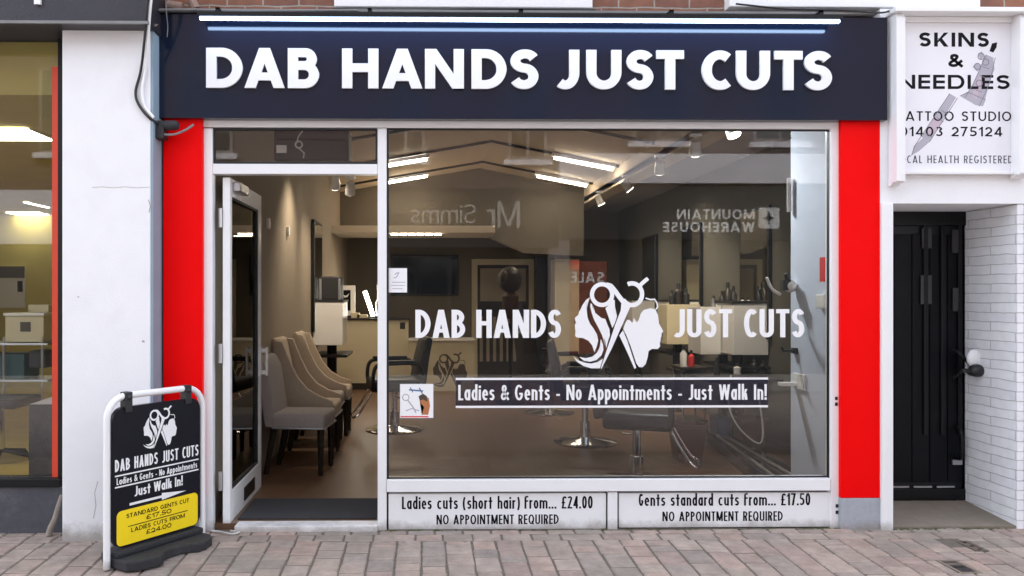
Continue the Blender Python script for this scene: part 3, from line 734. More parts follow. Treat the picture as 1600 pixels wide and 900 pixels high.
x0, z0, x1, z1 = rect(-60, 416, 38, 481, NB-.05); b = MB(); b.box(x0, x1, NB-.04, NB-.001, z0, z1); b.build('sheet', M['white_gloss'], t)
b = MB(); b.box(x0, x1, NB-.046, NB-.041, z1-.18, z1); b.build('header', M['brown_print'], t)
x0, z0, x1, z1 = rect(27, 439, 35, 456, NB-.05); b = MB(); b.box(x0, x1, NB-.046, NB-.041, z0, z1); b.build('picture', M['black_text'], t)
t = thing('display_plinth', 'charcoal display block with white sloping top inside left window', 'plinth', (AX(65, .35), .4, .02))
x0, z0, x1, z1 = rect(45, 632, 84, 745, .3); b = MB(); b.box(x0, x1+.1, .3, .7, .02, z1); b.build('block', M['charcoal_tile'], t)
b = MB(); b.prism([(x0, z1+.001), (x1+.1, z1+.001), (x1+.1, z1+.085)], .3, .7); b.build('top', M['white_gloss'], t)
t = thing('office_chair', 'dark swivel chair foot near the yellow floor, left shop', 'chair', (AX(2, 2.0), 2.0, .02))
b = MB(); b.tube([(AX(2, 2), 2, .1), (AX(2, 2), 2, .5)], .025, 10); b.build('column', M['chrome'], t)
b = MB()
for i in range(5): a = 2*pi*i/5; b.tube([(AX(2, 2), 2, .12), (AX(2, 2)+.26*cos(a), 2+.26*sin(a), .07)], .018, 8); b.ball((AX(2, 2)+.26*cos(a), 2+.26*sin(a), .045), .028, 10, 6)
b.build('base', M['black_plastic'], t)
b = MB(); b.box(AX(2, 2)-.24, AX(2, 2)+.24, 1.76, 2.24, .5, .58); b.build('seat', M['leather'], t, bevel=.03)
# stub of pipe at the foot of the pier
t = MB(); xx = AX(88, -.06); t.tube([(xx-.03, -.1, .0), (xx-.02, -.09, .05), (xx+.0, -.08, .1), (xx+.02, -.07, .19), (xx+.03, -.06, .24)], [.020, .019, .016, .013, .009], 10)
tag(t.build('waste_pipe', mat('grubby_pipe', (.26, .22, .18), .7, var=.4, scale=30, dirt=.6), smooth=True), 'short grubby pale waste pipe at the foot of the pier', 'pipe')
# cables
def cable(name, label, pts, r, m):
    o = MB(); o.tube(smooth_open(pts), r, 8); return tag(o.build(name, m, smooth=True), label, 'cable')
def smooth_open(pts, n=8):
    P = [Vector(p) for p in pts]; P = [P[0]*2-P[1]]+P+[P[-1]*2-P[-2]]; o = []
    for i in range(1, len(P)-2):
        p0, p1, p2, p3 = P[i-1:i+3]
        for j in range(n):
            s_ = j/n; o.append(.5*((2*p1)+(p2-p0)*s_+(2*p0-5*p1+4*p2-p3)*s_*s_+(3*p1-p0-3*p2+p3)*s_**3))
    o.append(P[-2]); return o
def cp(px, py, Y): a = at(px, py, Y); return (a[0], Y, a[1])
cable('white_cable', 'white cable hanging down beside the left end of the fascia', [cp(243, -30, -.33), cp(236, 0, -.335), cp(231, 60, -.26), cp(227, 110, -.2), cp(222, 140, -.195), cp(226, 165, -.19), cp(240, 184, -.19)], .009, M['white_pvc'])
cable('black_cable', 'black cable looping down the pier beside the navy fascia', [cp(238, -30, -.34), cp(231, 0, -.345), cp(226, 60, -.27), cp(220, 110, -.2), cp(212, 142, -.192), cp(216, 162, -.192), cp(232, 183, -.19), cp(246, 192, -.15)], .008, M['black_plastic'])
cable('thin_wire', 'thin grey wire hanging down the left end of the fascia', [cp(258, -20, -.1), cp(260, 20, -.1), cp(262, 40, -.076), cp(261, 58, -.076)], .0035, M['lead'])
cable('slack_wire', 'slack black wire looped under the right hand white sill', [cp(1150, 6, -.06), cp(1230, 14, -.08), cp(1320, 16, -.1), cp(1375, 20, -.1), cp(1400, 13, -.05)], .006, M['black_plastic'])
cable('service_cable', 'grey service cables clipped above the left end of the fascia', [cp(238, 16, -.1), cp(300, 15, -.1), cp(380, 17, -.1), cp(560, 16, -.1)], .007, M['lead'])
cable('bundled_cable', 'black cable bundle running under the long white sill', [cp(520, 14, -.08), cp(640, 16, -.07), cp(760, 14, -.08), cp(930, 16, -.07)], .008, M['black_plastic'])
t = thing('junction_box', 'black junction box with cable gland under the fascia corner', 'junction box', cp(258, 200, -.12))
x0, z0, x1, z1 = rect(240, 188, 256, 216, -.14); b = MB(); b.box(x0, x1, -.14, -.05, z0, z1); b.build('box', M['black_plastic'], t, bevel=.006)
b = MB(); b.lathe([(.024, -.04), (.03, -.02), (.03, .03), (.022, .05)], cp(266, 196, -.12), 14, 'x'); b.build('gland', M['rubber'], t, smooth=True)
b = MB(); b.tube(smooth_open([cp(252, 210, -.13), cp(272, 210, -.12), cp(290, 203, -.09), cp(302, 195, -.06)]), .007, 8); b.build('tail', M['lead'], t, smooth=True)
t = MB()
for a in ((cp(262, 8, .0), cp(285, 12, .0)), (cp(300, 2, .0), cp(306, 14, .0))): t.tube([a[0], a[1]], .03, 10)
tag(t.build('old_pipe_end', mat('rusty_bits', (.3, .2, .16), .8, var=.5, scale=30)), 'rusty pipe ends sticking out of the brick above fascia', 'pipe')

# ------------------------------------------------------------------ red pilasters
def pilaster(a, b_, label, ytop=186):
    Y = -.03; x0, z0, x1, z1 = rect(a, ytop, b_, 778, Y); t = thing('red_pilaster', label, 'pilaster', ((x0+x1)/2, Y, 0), group='red painted pilasters beside the shop window')
    b = MB(); b.box(x0, x1, Y, .1, z0, z1); b.build('shaft', M['red'], t, bevel=.003)
    b = MB(); b.box(x0-.001, x1+.001, Y-.004, .1, -.02, z0-.002); b.build('plinth', M['plinth'], t, bevel=.004)
pilaster(255, 316, 'red pilaster with the pavement sign standing in front of it')
pilaster(1314, 1375, 'red pilaster between the shop window and the black door')

# ------------------------------------------------------------------ the shopfront: frame, panes, vinyls, price panels
t = thing('shopfront', 'white framed salon shopfront with big lettered window and price panels', 'shopfront', (1.0, 0, 0)); SF = t
ZTOP = at(800, 184, 0)[1]
def fr(a, D=.07, Y=0, name='frame_bar', m='white_pvc', par=None, bev=.004):
    x0, z0, x1, z1 = rect(*a, Y); b = MB(); b.box(x0, x1, Y, Y+D, z0, z1); return b.build(name, M[m], par or SF, bevel=bev)
def cells(name, a, m='white_pvc'): return fr(a, name=name, m=m)
SX = dict(L0=318, L1=332, M0=590, M1=604, R0=1298, R1=1312)
def bars(name, rects_, D=.07, Y=0, m='white_pvc', parent=None, bev=.004):
    b = MB()
    for q in rects_: x0, z0, x1, z1 = rect(*q, Y); b.box(x0, x1, Y, Y+D, z0, z1)
    return b.build(name, M[m], parent or SF, bevel=bev)
bars('jamb', [(318, 200.3, 332, 833)]); bars('mullion', [(590, 200.3, 604, 832)]); bars('jamb', [(1298, 200.3, 1312, 828)])
bars('head', [(316, 180, 1312, 200)]); bars('transom', [(332.3, 256, 589.7, 272)])
bars('sill', [(604.3, 749, 1297.7, 768)], D=.11, Y=-.012); bars('panel_post', [(950, 769, 965, 828)]); 
bars('threshold', [(366, 822, 589.7, 832)], D=.12, Y=-.03)
bars('screw', [(1305, 620, 1309, 625), (1305, 629, 1309, 634), (1306, 788, 1310, 793), (1306, 798, 1310, 803)], D=.004, Y=-.003, m='gasket', bev=0)
b = MB(); x0, z0, x1, z1 = rect(604, 768, 1300, 834, .05); b.box(x0, x1, .045, .10, -.02, z1); b.build('riser_backing', M['gasket'], SF)
def pane(a, name='pane'):
    x0, z0, x1, z1 = rect(*a, .03); b = MB(); b.box(x0, x1, .03, .036, z0, z1); return b.build(name, M['glass'], SF)
def gask(a):
    x0, z0, x1, z1 = rect(*a, .02); w = .011; b = MB()
    for q in ((x0, x1, z0, z0+w), (x0, x1, z1-w, z1), (x0, x0+w, z0+w, z1-w), (x1-w, x1, z0+w, z1-w)): b.box(q[0], q[1], .018, .045, q[2], q[3])
    b.build('gasket', M['gasket'], SF)
pane((333, 200, 589, 255), 'fanlight_pane'); gask((333, 200.5, 589.5, 255.5))
WIN = pane((604, 200, 1297, 748.5), 'window_pane'); gask((604.5, 200.5, 1297.5, 748.5))
VY = .0285
vf = facade(VY)
lettering('lettering', px_text('DAB HANDS', 649, 877, 484, 528, VY, .19, .065), vf, M['vinyl_white'], WIN)
lettering('lettering', px_text('JUST CUTS', 1053, 1257, 483, 527, VY, .185, .08), vf, M['vinyl_white'], WIN)
ex, ez = at(966, 506, VY); es = at(966, 434, VY)[1]-at(966, 576, VY)[1]
lettering('emblem', emblem_at(ex, ez, es), vf, M['vinyl_white'], WIN)
x0, z0, x1, z1 = rect(712, 590, 1200, 637, VY+.0008); b = MB(); b.add([(x0, VY+.0008, z0), (x1, VY+.0008, z0), (x1, VY+.0008, z1), (x0, VY+.0008, z1)], [(0, 1, 2, 3)]); b.build('tint_band', tintfilm('navy_film', (.012, .012, .03), .72), WIN)
lettering('line', [bar(x0, z1-.014, x1, z1)[0:1], bar(x0, z0, x1, z0+.014)[0:1]], vf, M['vinyl_white'], WIN)
lettering('lettering', px_text('Ladies & Gents - No Appointments - Just Walk In!', 716, 1198, 601, 625, VY-.0003, .15, .08, .70), facade(VY-.0003), M['vinyl_white'], WIN)
# thin black outline round the vinyls (printed drop edge) is left to the real shadow; notices stuck on the glass:
n = thing('window_notice', 'white paper notice stuck high beside the window mullion', 'notice', cp(621, 458, VY))
x0, z0, x1, z1 = rect(606, 419, 636, 457, VY); b = MB(); b.box(x0, x1, VY-.0015, VY, z0, z1); b.build('sheet', M['vinyl_white'], n)
b = MB(); put(b, [strip([at(617+k[0], 430+k[1], VY) for k in ((0, 0), (2, -3), (6, -4), (4, 1), (1, 4), (-2, 4))], .006), strip([at(613+20*i/9, 441, VY) for i in range(10)], .005), strip([at(611+22*i/9, 446, VY) for i in range(10)], .004), strip([at(613+16*i/9, 451, VY) for i in range(10)], .004)], facade(VY-.0018)); b.build('print', M['grey_print'], n)
n = thing('window_sticker', 'square white picture sticker with scissors low on the window', 'sticker', cp(651, 654, VY))
x0, z0, x1, z1 = rect(625, 600, 677, 653, VY); b = MB(); b.box(x0, x1, VY-.0015, VY, z0, z1); b.build('sheet', M['vinyl_white'], n)
def pp(*l): return [at(x, y, VY) for x, y in l]
b = MB(); put(b, [strip(pp((639, 609), (661, 611)), .009), strip(pp((641, 605), (645, 613)), .006), strip(pp((655, 606), (660, 615)), .007)], facade(VY-.0018)); b.build('comb_print', M['blue_print'], n)
b = MB(); c = at(634, 621, VY); put(b, [strip([(c[0]+.02*cos(a*pi/8), c[1]+.02*sin(a*pi/8)) for a in range(16)], .006, True), strip(pp((637, 625), (646, 637), (650, 645)), .008), strip(pp((634, 642), (644, 638), (655, 642)), .006)], facade(VY-.0018)); b.build('scissors_print', M['grey_print'], n)
b = MB(); put(b, [[pp((655, 622), (662, 618), (670, 622), (672, 634), (669, 648), (659, 648), (663, 636), (657, 630))]], facade(VY-.0019)); b.build('figure_print', M['skin_print'], n)
b = MB(); put(b, [[pp((654, 619), (661, 615), (667, 619), (668, 628), (661, 624), (656, 626))]], facade(VY-.0023)); b.build('hair_print', M['brown_print'], n)
b = MB(); put(b, [bar(x0+.004, z0+.004, x1-.03, z0+.012)], facade(VY-.0018)); b.build('red_strip', M['red_print'], n)
# price panels
def price(a, l1, l2, label):
    Y = .012; x0, z0, x1, z1 = rect(*a, Y); p = MB(); p.box(x0, x1, Y, Y+.03, z0, z1); pn = p.build('price_panel', M['white_pvc'], SF, bevel=.004); pn['label'] = label
    q = MB(); w = .008
    for r in ((x0-w, x0-.001, z0, z1), (x1+.001, x1+w, z0, z1)): q.box(r[0], r[1], .02, .04, r[2], r[3])
    q.build('border_shade', M['gasket'], pn)  # black side strips drawn in place of the recessed board's thin border shadow
    f = facade(Y-.0006)
    lettering('lettering', px_text(l1[0], *l1[1:], Y, .155, .09, .69), f, M['black_text'], pn)
    lettering('lettering', px_text(l2[0], *l2[1:], Y, .16, .11), f, M['black_text'], pn)
price((607, 771, 947, 827), ('Ladies cuts (short hair) from... £24.00', 628, 926, 775.5, 795), ('NO APPOINTMENT REQUIRED', 682, 873, 804, 819), 'white price panel for ladies cuts')
price((967, 770, 1302, 824), ('Gents standard cuts from... £17.50', 998, 1266, 771, 790), ('NO APPOINTMENT REQUIRED', 1035, 1223, 799, 814), 'white price panel for gents cuts')

# ------------------------------------------------------------------ the open door leaf
DX0, DX1 = AX(347.5, .04), AX(359.5, .04); DY0, DY1 = .045, 1.0; DZ0, DZ1 = .03, at(350, 277, .04)[1]
t = thing('shop_door', 'white framed glass salon door standing open into the shop', 'door', (DX1, DY0, DZ0))
sw, rw = .10, .115
for n_, q in (('stile', (DY0, DY0+.05, DZ0, DZ1)), ('stile', (DY1-sw, DY1, DZ0, DZ1)), ('top_rail', (DY0+.05, DY1-sw, DZ1-rw, DZ1)), ('bottom_rail', (DY0+.05, DY1-sw, DZ0, DZ0+.2))):
    b = MB(); b.box(DX0, DX1, q[0], q[1], q[2], q[3]); b.build(n_, M['white_pvc'], t, bevel=.005)
b = MB(); b.box((DX0+DX1)/2-.003, (DX0+DX1)/2+.003, DY0+.05, DY1-sw, DZ0+.2, DZ1-rw); b.build('pane', M['glass'], t)
b = MB()
for q in ((DY0+.05, DY0+.065, DZ0+.2, DZ1-rw), (DY1-sw-.03, DY1-sw, DZ0+.2, DZ1-rw), (DY0+.065, DY1-sw-.03, DZ1-rw-.015, DZ1-rw), (DY0+.065, DY1-sw-.03, DZ0+.2, DZ0+.215)): b.box(DX1-.02, DX1-.004, *q)
b.build('gasket', M['gasket'], t)
b = MB(); b.box(DX1+.001, DX1+.008, .42, .74, .075, .165); b.build('letter_plate', M['black_metal'], t, bevel=.003)
for k in (1, -1):
    xs = DX1 if k == 1 else DX0; b = MB(); b.box(xs, xs+k*.012, DY1-.085, DY1-.02, .86, 1.09); b.box(xs+k*.012, xs+k*.055, DY1-.07, DY1-.035, .88, .91); b.box(xs+k*.012, xs+k*.055, DY1-.07, DY1-.035, 1.04, 1.07); b.box(xs+k*.045, xs+k*.06, DY1-.075, DY1-.03, .87, 1.08); b.build('handle', M['white_gloss'], t, bevel=.004)
for z in (.3, 1.1, 1.95): b = MB(); b.tube([(DX0-.012, DY0-.006, z-.06), (DX0-.012, DY0-.006, z+.06)], .012, 10); b.build('hinge', M['alu'], t)
b = MB(); b.box(DX1+.001, DX1+.05, .1, .36, DZ1-.08, DZ1-.02); b.build('closer', M['alu'], t, bevel=.008)
# small cable loop on the paving by the door
cable('loose_cable', 'loose white cable end on the paving by the threshold', [(AX(330, -.06), -.045, .012), (AX(345, -.08), -.07, .012), (AX(362, -.09), -.1, .008), (AX(374, -.07), -.07, .01), (AX(360, -.05), -.045, .012)], .006, M['white_pvc'])

# ------------------------------------------------------------------ right: tattoo studio entrance
RX0, RX1 = AX(1378, -.05), AX(1396, -.05)
t = thing('studio_entrance', 'white entrance with recessed black door and painted brick reveal', 'building', (AX(1480, 0), 0, 0)); TE = t
lz = at(1490, 318, -.03)[1]; JX = AX(1590, -.03); BY = .46
b = MB(); b.box(RX0, RX1, -.05, BY, -.02, lz); b.build('door_post', M['white_pvc'], t, bevel=.006)
b = MB(); b.box(RX0, 7, -.03, .3, lz, 3.26); b.build('lintel', M['white_render'], t)
b = MB(); b.box(RX1, JX, .3, BY+.1, lz, lz+.2); b.build('soffit', M['white_render'], t)
b = MB(); b.box(JX, JX+.04, -.028, BY+.1, -.03, lz-.001); b.build('brick_reveal', M['white_brick'], t, bevel=.004)
b = MB(); b.box(JX+.0405, 7, -.03, .3, -.03, lz-.001); b.build('brick_front', M['white_brick_front'], t)
b = MB(); b.box(RX1, JX, BY+.10, BY+.2, 0, lz+.1); b.build('back_wall', M['black_metal'], t)
dx0, dx1 = RX1-.06, AX(1512, BY); dz1 = at(1450, 352, BY)[1]
b = MB(); b.box(dx1, AX(1522, BY), BY-.02, BY+.09, .1, dz1+.06); b.build('door_jamb', M['white_pvc'], t, bevel=.004)
b = MB(); b.box(AX(1522, BY)+.001, JX, BY, BY+.09, .0, lz); b.build('side_wall', M['white_brick_front'], t)
b = MB(); b.box(dx0, dx1-.001, BY-.01, BY+.09, dz1, lz); b.build('door_head', M['black_metal'], t)
dz0 = .10
b = MB(); b.box(RX1, JX, -.02, BY+.1, -.05, .012); b.add([(RX1, -.02, .0121), (JX, -.02, .0121), (JX, BY, .05), (RX1, BY, .05)], [(0, 1, 2, 3)])
tag(b.build('doorstep', M['concrete']), kind='structure')
D = thing('security_door', 'black slatted security door in the white recess', 'door', ((dx0+dx1)/2, BY, .1))
x0, x1 = dx0, dx1-.003
b = MB(); b.box(x0, x1, BY+.03, BY+.07, .06, dz1-.002); b.build('panel', mat('blue_black_door', (.004, .006, .011), .5, var=.5, scale=3), D)
b = MB()
nb = 7
for i in range(nb):
    xa = x0+(x1-x0)*i/nb; b.box(xa+.004, xa+(x1-x0)/nb-.002, BY+.018, BY+.029, .17, dz1-.06)
b.build('slat', mat('door_slat', (.003, .0035, .006), .45, spec=.2, var=.6, scale=2.5, dirt=.2, dirtcol=(.03, .03, .034), dscale=5), D, bevel=.004)
b = MB(); b.box(x0, x1, BY-.006, BY+.011, .055, .13); b.build('kick_rail', M['black_metal'], D, bevel=.004)
b = MB()
for i in range(5): xa = x0+.03+(x1-x0-.08)*i/5; b.box(xa, xa+(x1-x0)/7, BY+.004, BY+.0115, .137, .149)
b.build('painted_light_slit', M['alu'], D)  # pale metal bars standing in for light through the gaps under the door
b = MB()
for i in range(3): xx = x1-.30+.12*i; b.box(xx, xx+.03, BY+.002, BY+.0115, .5, 1.95)
b.build('bar', M['black_metal'], D, bevel=.004)
for q in ((1440, 357, 1455, 388), (1487, 359, 1498, 395), (1438, 430, 1455, 475), (1488, 450, 1498, 486)):
    xa, za, xb, zb_ = rect(*q, BY+.01); b = MB(); b.box(xa, xb, BY+.004, BY+.0112, za, zb_); b.build('inset', mat('grey_inset', (.035, .035, .038), .4, var=.4), D)
h = MB(); c = cp(1497, 690, BY); h.tube(smooth_open([(c[0], BY+.01, c[2]-.12), (c[0]-.01, BY-.05, c[2]-.09), (c[0]-.01, BY-.05, c[2]+.06), (c[0], BY+.01, c[2]+.1)]), .012, 8); h.build('pull_handle', M['black_metal'], D, smooth=True)
h = MB(); h.box(c[0]-.04, c[0]+.03, BY-.004, BY+.0115, c[2]-.16, c[2]-.125); h.build('lock_plate', M['alu'], D, bevel=.003)
t = D
c = cp(1522, 560, BY-.12); b = MB(); b.ball(c, .05, 16, 10, (1, .6, 1.25)); b.build('boss', M['white_pvc'], t, smooth=True)
c = cp(1526, 579, BY-.15); b = MB(); b.ball(c, .048, 14, 10, (1.1, 1, .9)); b.box(c[0]-.10, c[0], BY-.16, BY-.14, c[2]-.012, c[2]+.012); b.build('knob', M['black_plastic'], t, smooth=True)
b = MB(); b.tube(smooth_open([cp(1488, 545, BY-.01), cp(1500, 553, BY-.06), cp(1512, 566, BY-.07), cp(1522, 577, BY-.08)]), .011, 8); b.tube(smooth_open([cp(1490, 590, BY-.01), cp(1505, 580, BY-.06), cp(1518, 585, BY-.07)]), .01, 8); b.build('chain', M['black_metal'], t, smooth=True)
# hooded sign
HY = -.125; SYN = -.036
hx0 = AX(1388.5, -.04); hx1 = hx0+.055; hz1 = at(1480, 20, HY)[1]; hzb = at(1400, 288, HY)[1]
rx1 = AX(1594, HY)
t = thing('studio_sign', 'white hooded sign with black tattoo studio lettering over the black door', 'shop sign', ((hx0+rx1)/2, HY, hzb))
def cheek(xa, xb, zb2, nm='cheek'):
    b = MB(); pr = [(-.035, zb2+.0), (-.06, zb2-.005), (-.10, zb2+.03), (HY+.06, zb2+.03), (HY+.02, zb2+.012), (HY, zb2+.02), (HY, hz1-.03), (HY+.02, hz1), (-.035, hz1)]
    b.prism(pr, xa, xb, 'yz'); b.build(nm, M['white_pvc'], t, bevel=.004)
cheek(hx0, hx1, hzb); cheek(rx1, rx1+.085, hzb+.05)
b = MB(); b.box(hx0-.02, rx1+.105, HY-.025, -.03, hz1+.001, hz1+.03); b.build('hood', M['white_pvc'], t, bevel=.004)
b = MB(); b.box(hx1, rx1, -.06, -.031, hz1-.035, hz1); b.build('fillet', M['white_pvc'], t, bevel=.004)
sz0 = at(1500, 268, SYN)[1]
b = MB(); b.box(hx1+.001, rx1-.001, SYN-.012, -.031, sz0, hz1-.036); bd = b.build('sign_board', mat('sign_white', (.80, .79, .83), .5, var=.03), t)
b = MB(); b.box(hx1, rx1, -.075, -.031, sz0-.022, sz0-.001); b.build('ledge', M['white_pvc'], t, bevel=.004)
TY = SYN-.0125; f = facade(TY)
for tx, a, b_, ya, yb, w_ in (('SKINS,', 1436, 1556, 51, 73, .26), ('&', 1482, 1504, 84, 105, .24), ('NEEDLES', 1402, 1578, 117, 139, .24), ('TATTOO STUDIO', 1402, 1580, 174, 189, .17), ('01403 275124', 1406, 1566, 198, 213, .19), ('LOCAL HEALTH REGISTERED', 1400, 1582, 243, 255, .13)):
    lettering('lettering', px_text(tx, a, b_, ya, yb, TY, w_, .22), f, M['black_text'] if w_ > .14 else M['navy_vinyl'], bd)
TF = lambda *l: [at(x, y, TY) for x, y in l]
g2 = MB(); put(g2, [[TF((1424, 243), (1428, 228), (1446, 212), (1452, 222), (1436, 236))], [TF((1440, 214), (1484, 146), (1494, 152), (1452, 222))], [TF((1508, 152), (1520, 132), (1540, 85), (1552, 90), (1554, 108), (1546, 130), (1538, 160), (1530, 166))], [TF((1500, 150), (1512, 144), (1540, 156), (1536, 166), (1524, 164))], [TF((1520, 104), (1526, 98), (1532, 104), (1527, 112))], [TF((1528, 84), (1534, 80), (1538, 88), (1532, 94))]], facade(TY+.0004)); g2.build('needle_print', M['grey_print'], bd)
g2 = MB(); put(g2, [[TF((1444, 208), (1462, 182), (1474, 190), (1456, 214))], [TF((1518, 150), (1530, 118), (1536, 122), (1526, 156))]], facade(TY+.0001)); g2.build('grip_print', M['mauve_print'], bd)
g3 = MB(); OL = [strip(TF(*q), .004) for q in (((1424, 243), (1430, 227), (1484, 146)), ((1452, 222), (1496, 153)), ((1508, 152), (1520, 132), (1541, 86)), ((1530, 166), (1546, 130), (1555, 90)), ((1500, 150), (1512, 144), (1540, 156)), ((1463, 183), (1474, 190)), ((1446, 208), (1456, 214)), ((1524, 140), (1534, 144)), ((1530, 118), (1540, 122)), ((1535, 104), (1546, 108)), ((1470, 172), (1480, 178)))]
OL += [strip([(at(x_, y_, TY)[0]+.02*cos(a*pi/6), at(x_, y_, TY)[1]+.02*sin(a*pi/6)) for a in range(12)], .005, True) for x_, y_ in ((1527, 104), (1533, 88), (1540, 97), (1530, 130))]
put(g3, OL, facade(TY+.0001-.0006)); g3.build('line_print', mat('line_grey', (.2, .19, .23), .5), bd)
g2 = MB(); put(g2, [[TF((1546, 80), (1550, 68), (1558, 66), (1557, 74), (1552, 82))]], facade(TY-.0004)); g2.build('tip_print', M['black_text'], bd)

# ------------------------------------------------------------------ inside the salon: shell
IL, IR, IB, IF = -1.345, 3.4, 9.0, .11                  # left wall, right wall, back wall, front line
FZ = .03
def D_(px, X): return X*FPX/(px-665)-5                  # depth of a wall x = X seen at px
def struct(name, b, m, **k): return tag(b.build(name, m, **k), kind='structure')
b = MB(); b.box(IL, RX1-.02, IF-.06, .70, -.06, FZ); b.box(IL, IR, .7001, IB, -.06, FZ); struct('salon_floor', b, M['floor_brown'])
b = MB(); b.box(IL-.02, IL, .105, IB, FZ, 3.6); b.box(IL, AX(333, .1), .101, .14, FZ, 2.6); struct('wall_left', b, M['taupe'])
b = MB(); b.box(IR, IR+.1, .5, IB, FZ, 3.3); struct('wall_right', b, mat('dark_olive_wall', (.105, .10, .082), .85, var=.05))
b = MB(); b.box(IL, IR, IB, IB+.1, FZ, 3.7); struct('wall_back', b, M['taupe_dark'])
b = MB(); pw = AX(1300, .1); b.box(pw, RX1-.02, .09, .68, FZ, 3.0); b.box(RX1-.02, IR+.1, .665, .70, FZ, 3.0); struct('wall_pier', b, mat('pier_paint', (.60, .64, .72), .8, var=.04))
# tent shaped ceiling over the main floor, flat grey ceiling to the right of the beam
EZ, RZ, RXM, BX = 3.08, 3.46, .85, 2.5
b = MB()
for xa, za, xb, zb_ in ((IL, EZ, RXM, RZ), (RXM, RZ, BX, EZ+.06)):
    b.prism([(xa, za), (xb, zb_), (xb, zb_+.08), (xa, za+.08)], IF, IB)
struct('ceiling', b, M['ceiling'])
b = MB(); b.box(BX, IR, .11, IB, 2.93, 3.0); struct('ceiling_side', b, M['grey_ceiling'])
b = MB(); b.box(-7, 7, UY+.36, IB+.5, 3.75, 3.85); b.box(IL-.02, IR+.1, UY+.01, .10, 2.58, 3.75); b.box(-7, IL-.02, .3, .42, 2.75, 3.75); b.box(IR+.1, 7, .70, .80, -.1, 3.75); b.box(IR+.1, 7, IB, IB+.1, 0, 3.75); b.box(7, 7.1, .3, IB, 0, 3.75); b.box(-8, IL, IB, IB+.1, 0, 3.75)
struct('structural_shell', b, M['taupe_dark'])
b = MB(); b.box(BX, BX+.22, .12, IB, 2.90, 3.2); struct('ceiling_beam', b, M['ceiling'])
b = MB()
for y in (2.1, 3.7, 5.3, 6.9):                            # thin dark battens across the tent ceiling
    for xa, za, xb, zb_ in ((IL, EZ, RXM, RZ), (RXM, RZ, BX, EZ+.06)): b.prism([(xa, za-.03), (xb, zb_-.03), (xb, zb_+.0), (xa, za+.0)], y, y+.03)
struct('ceiling_batten', b, M['dark_wood'])
# lowered bulkhead at the back with its soffit
Y0 = 7.6
b = MB(); b.prism([(IL, 2.36), (1.0, 2.36), (1.55, 2.12), (BX, 2.08), (BX, EZ+.05), (RXM, RZ), (IL, EZ)], Y0, Y0+.1); struct('bulkhead', b, mat('bulkhead_paint', (.13, .11, .082), .85, var=.05))
b = MB(); b.box(IL, 1.0, Y0-1.1, Y0-.001, 2.36, 2.46); struct('soffit', b, M['ceiling'])
# door mat
b = MB(); x0 = AX(345, .1); b.box(-1.2, AX(588, .1), .13, .62, FZ, FZ+.012); tag(b.build('door_mat', M['mat_grey'], bevel=.004), 'dark grey entrance mat just inside the open door', 'mat')

# ------------------------------------------------------------------ lamps
def roofz(x): return EZ+(RZ-EZ)*(x-IL)/(RXM-IL) if x < RXM else RZ+(EZ+.06-RZ)*(x-RXM)/(BX-RXM)
def tube_lamp(xa, xb, Y, label):
    za, zb_ = roofz(xa)-.075, roofz(xb)-.075; t = thing('tube_light', label, 'ceiling light', ((xa+xb)/2, Y, (za+zb_)/2), group='lit tubes on the salon ceiling')
    b = MB(); b.tube([(xa, Y, za), (xb, Y, zb_)], .015, 10); b.build('tube', M['tube_white'], t)
    b = MB(); b.prism([(xa-.03, za+.026), (xb+.03, zb_+.026), (xb+.03, zb_+.07), (xa-.03, za+.07)], Y-.04, Y+.04); b.build('fitting', M['white_pvc'], t)
    light('glow', 'AREA', ((xa+xb)/2, Y, (za+zb_)/2-.03), t, 6, (1, .84, .65), shape='RECTANGLE', size=abs(xb-xa), size_y=.05)
for xa, xb, Y, lb in ((-.56, .02, 5.5, 'lit ceiling tube at upper left just right of the mullion'), (1.66, 2.42, 5.3, 'lit ceiling tube at upper right, above the lettering'), (-.62, .02, 7.0, 'lower lit ceiling tube beside the mullion'), (1.66, 2.4, 6.9, 'lower lit ceiling tube near the ceiling beam')): tube_lamp(xa, xb, Y, lb)
def spot(x, y, z, aim, label, e=9, col=(1, .84, .65), grp='spotlights on the salon ceiling', drop=0):
    t = thing('spotlight', label, 'spotlight', (x, y, z), group=grp, local=True)
    d = Vector(aim).normalized(); b = MB(); b.tube([(0, 0, drop), (0, 0, -.06)], .012, 8); b.box(-.05, .05, -.03, .03, -.002, .02); b.build('bracket', M['white_pvc'], t)
    c = Vector((0, 0, -.1)); b = MB(); b.tube([c-d*.07, c+d*.07], [.045, .058], 14); b.build('can', M['white_gloss'], t, smooth=True)
    b = MB(); b.tube([c+d*.0705, c+d*.076], .05, 14); b.build('lamp', M['spot_lit'], t)
    l = light('beam', 'SPOT', c+d*.09, t, e, col, spot_size=radians(95), spot_blend=1.0, shadow_soft_size=.06); l.rotation_euler = (-d).to_track_quat('Z', 'Y').to_euler()
for i, (y, lb) in enumerate(((1.35, 'nearest spotlight on the ceiling beam'), (2.2, 'second nearest spotlight on the ceiling beam'), (3.3, 'middle spotlight on the ceiling beam'), (4.7, 'fourth spotlight along the ceiling beam'), (6.2, 'farthest spotlight on the ceiling beam'))):
    spot(BX-.06, y, 2.90, ((.2, -.4, -1), (.30, 1.1, -1.55), (.32, 1.3, -1.6), (.9, .1, -1), (.5, .1, -1))[i], lb, (20, 95, 90, 30, 30)[i], (1, .86, .68))
spot(1.95, 1.8, 3.13, (.42, -1.0, -1.1), 'round downlight high at the top of the window', 150, col=(.85, .93, 1))
spot(-.95, 3.4, 2.75, (-.1, .75, -1), 'spotlight over the doorway, left of a pair', 34, drop=.5)
spot(-.80, 3.5, 2.70, (-.1, .9, -1), 'spotlight over the doorway, right of a pair', 30, drop=.5)
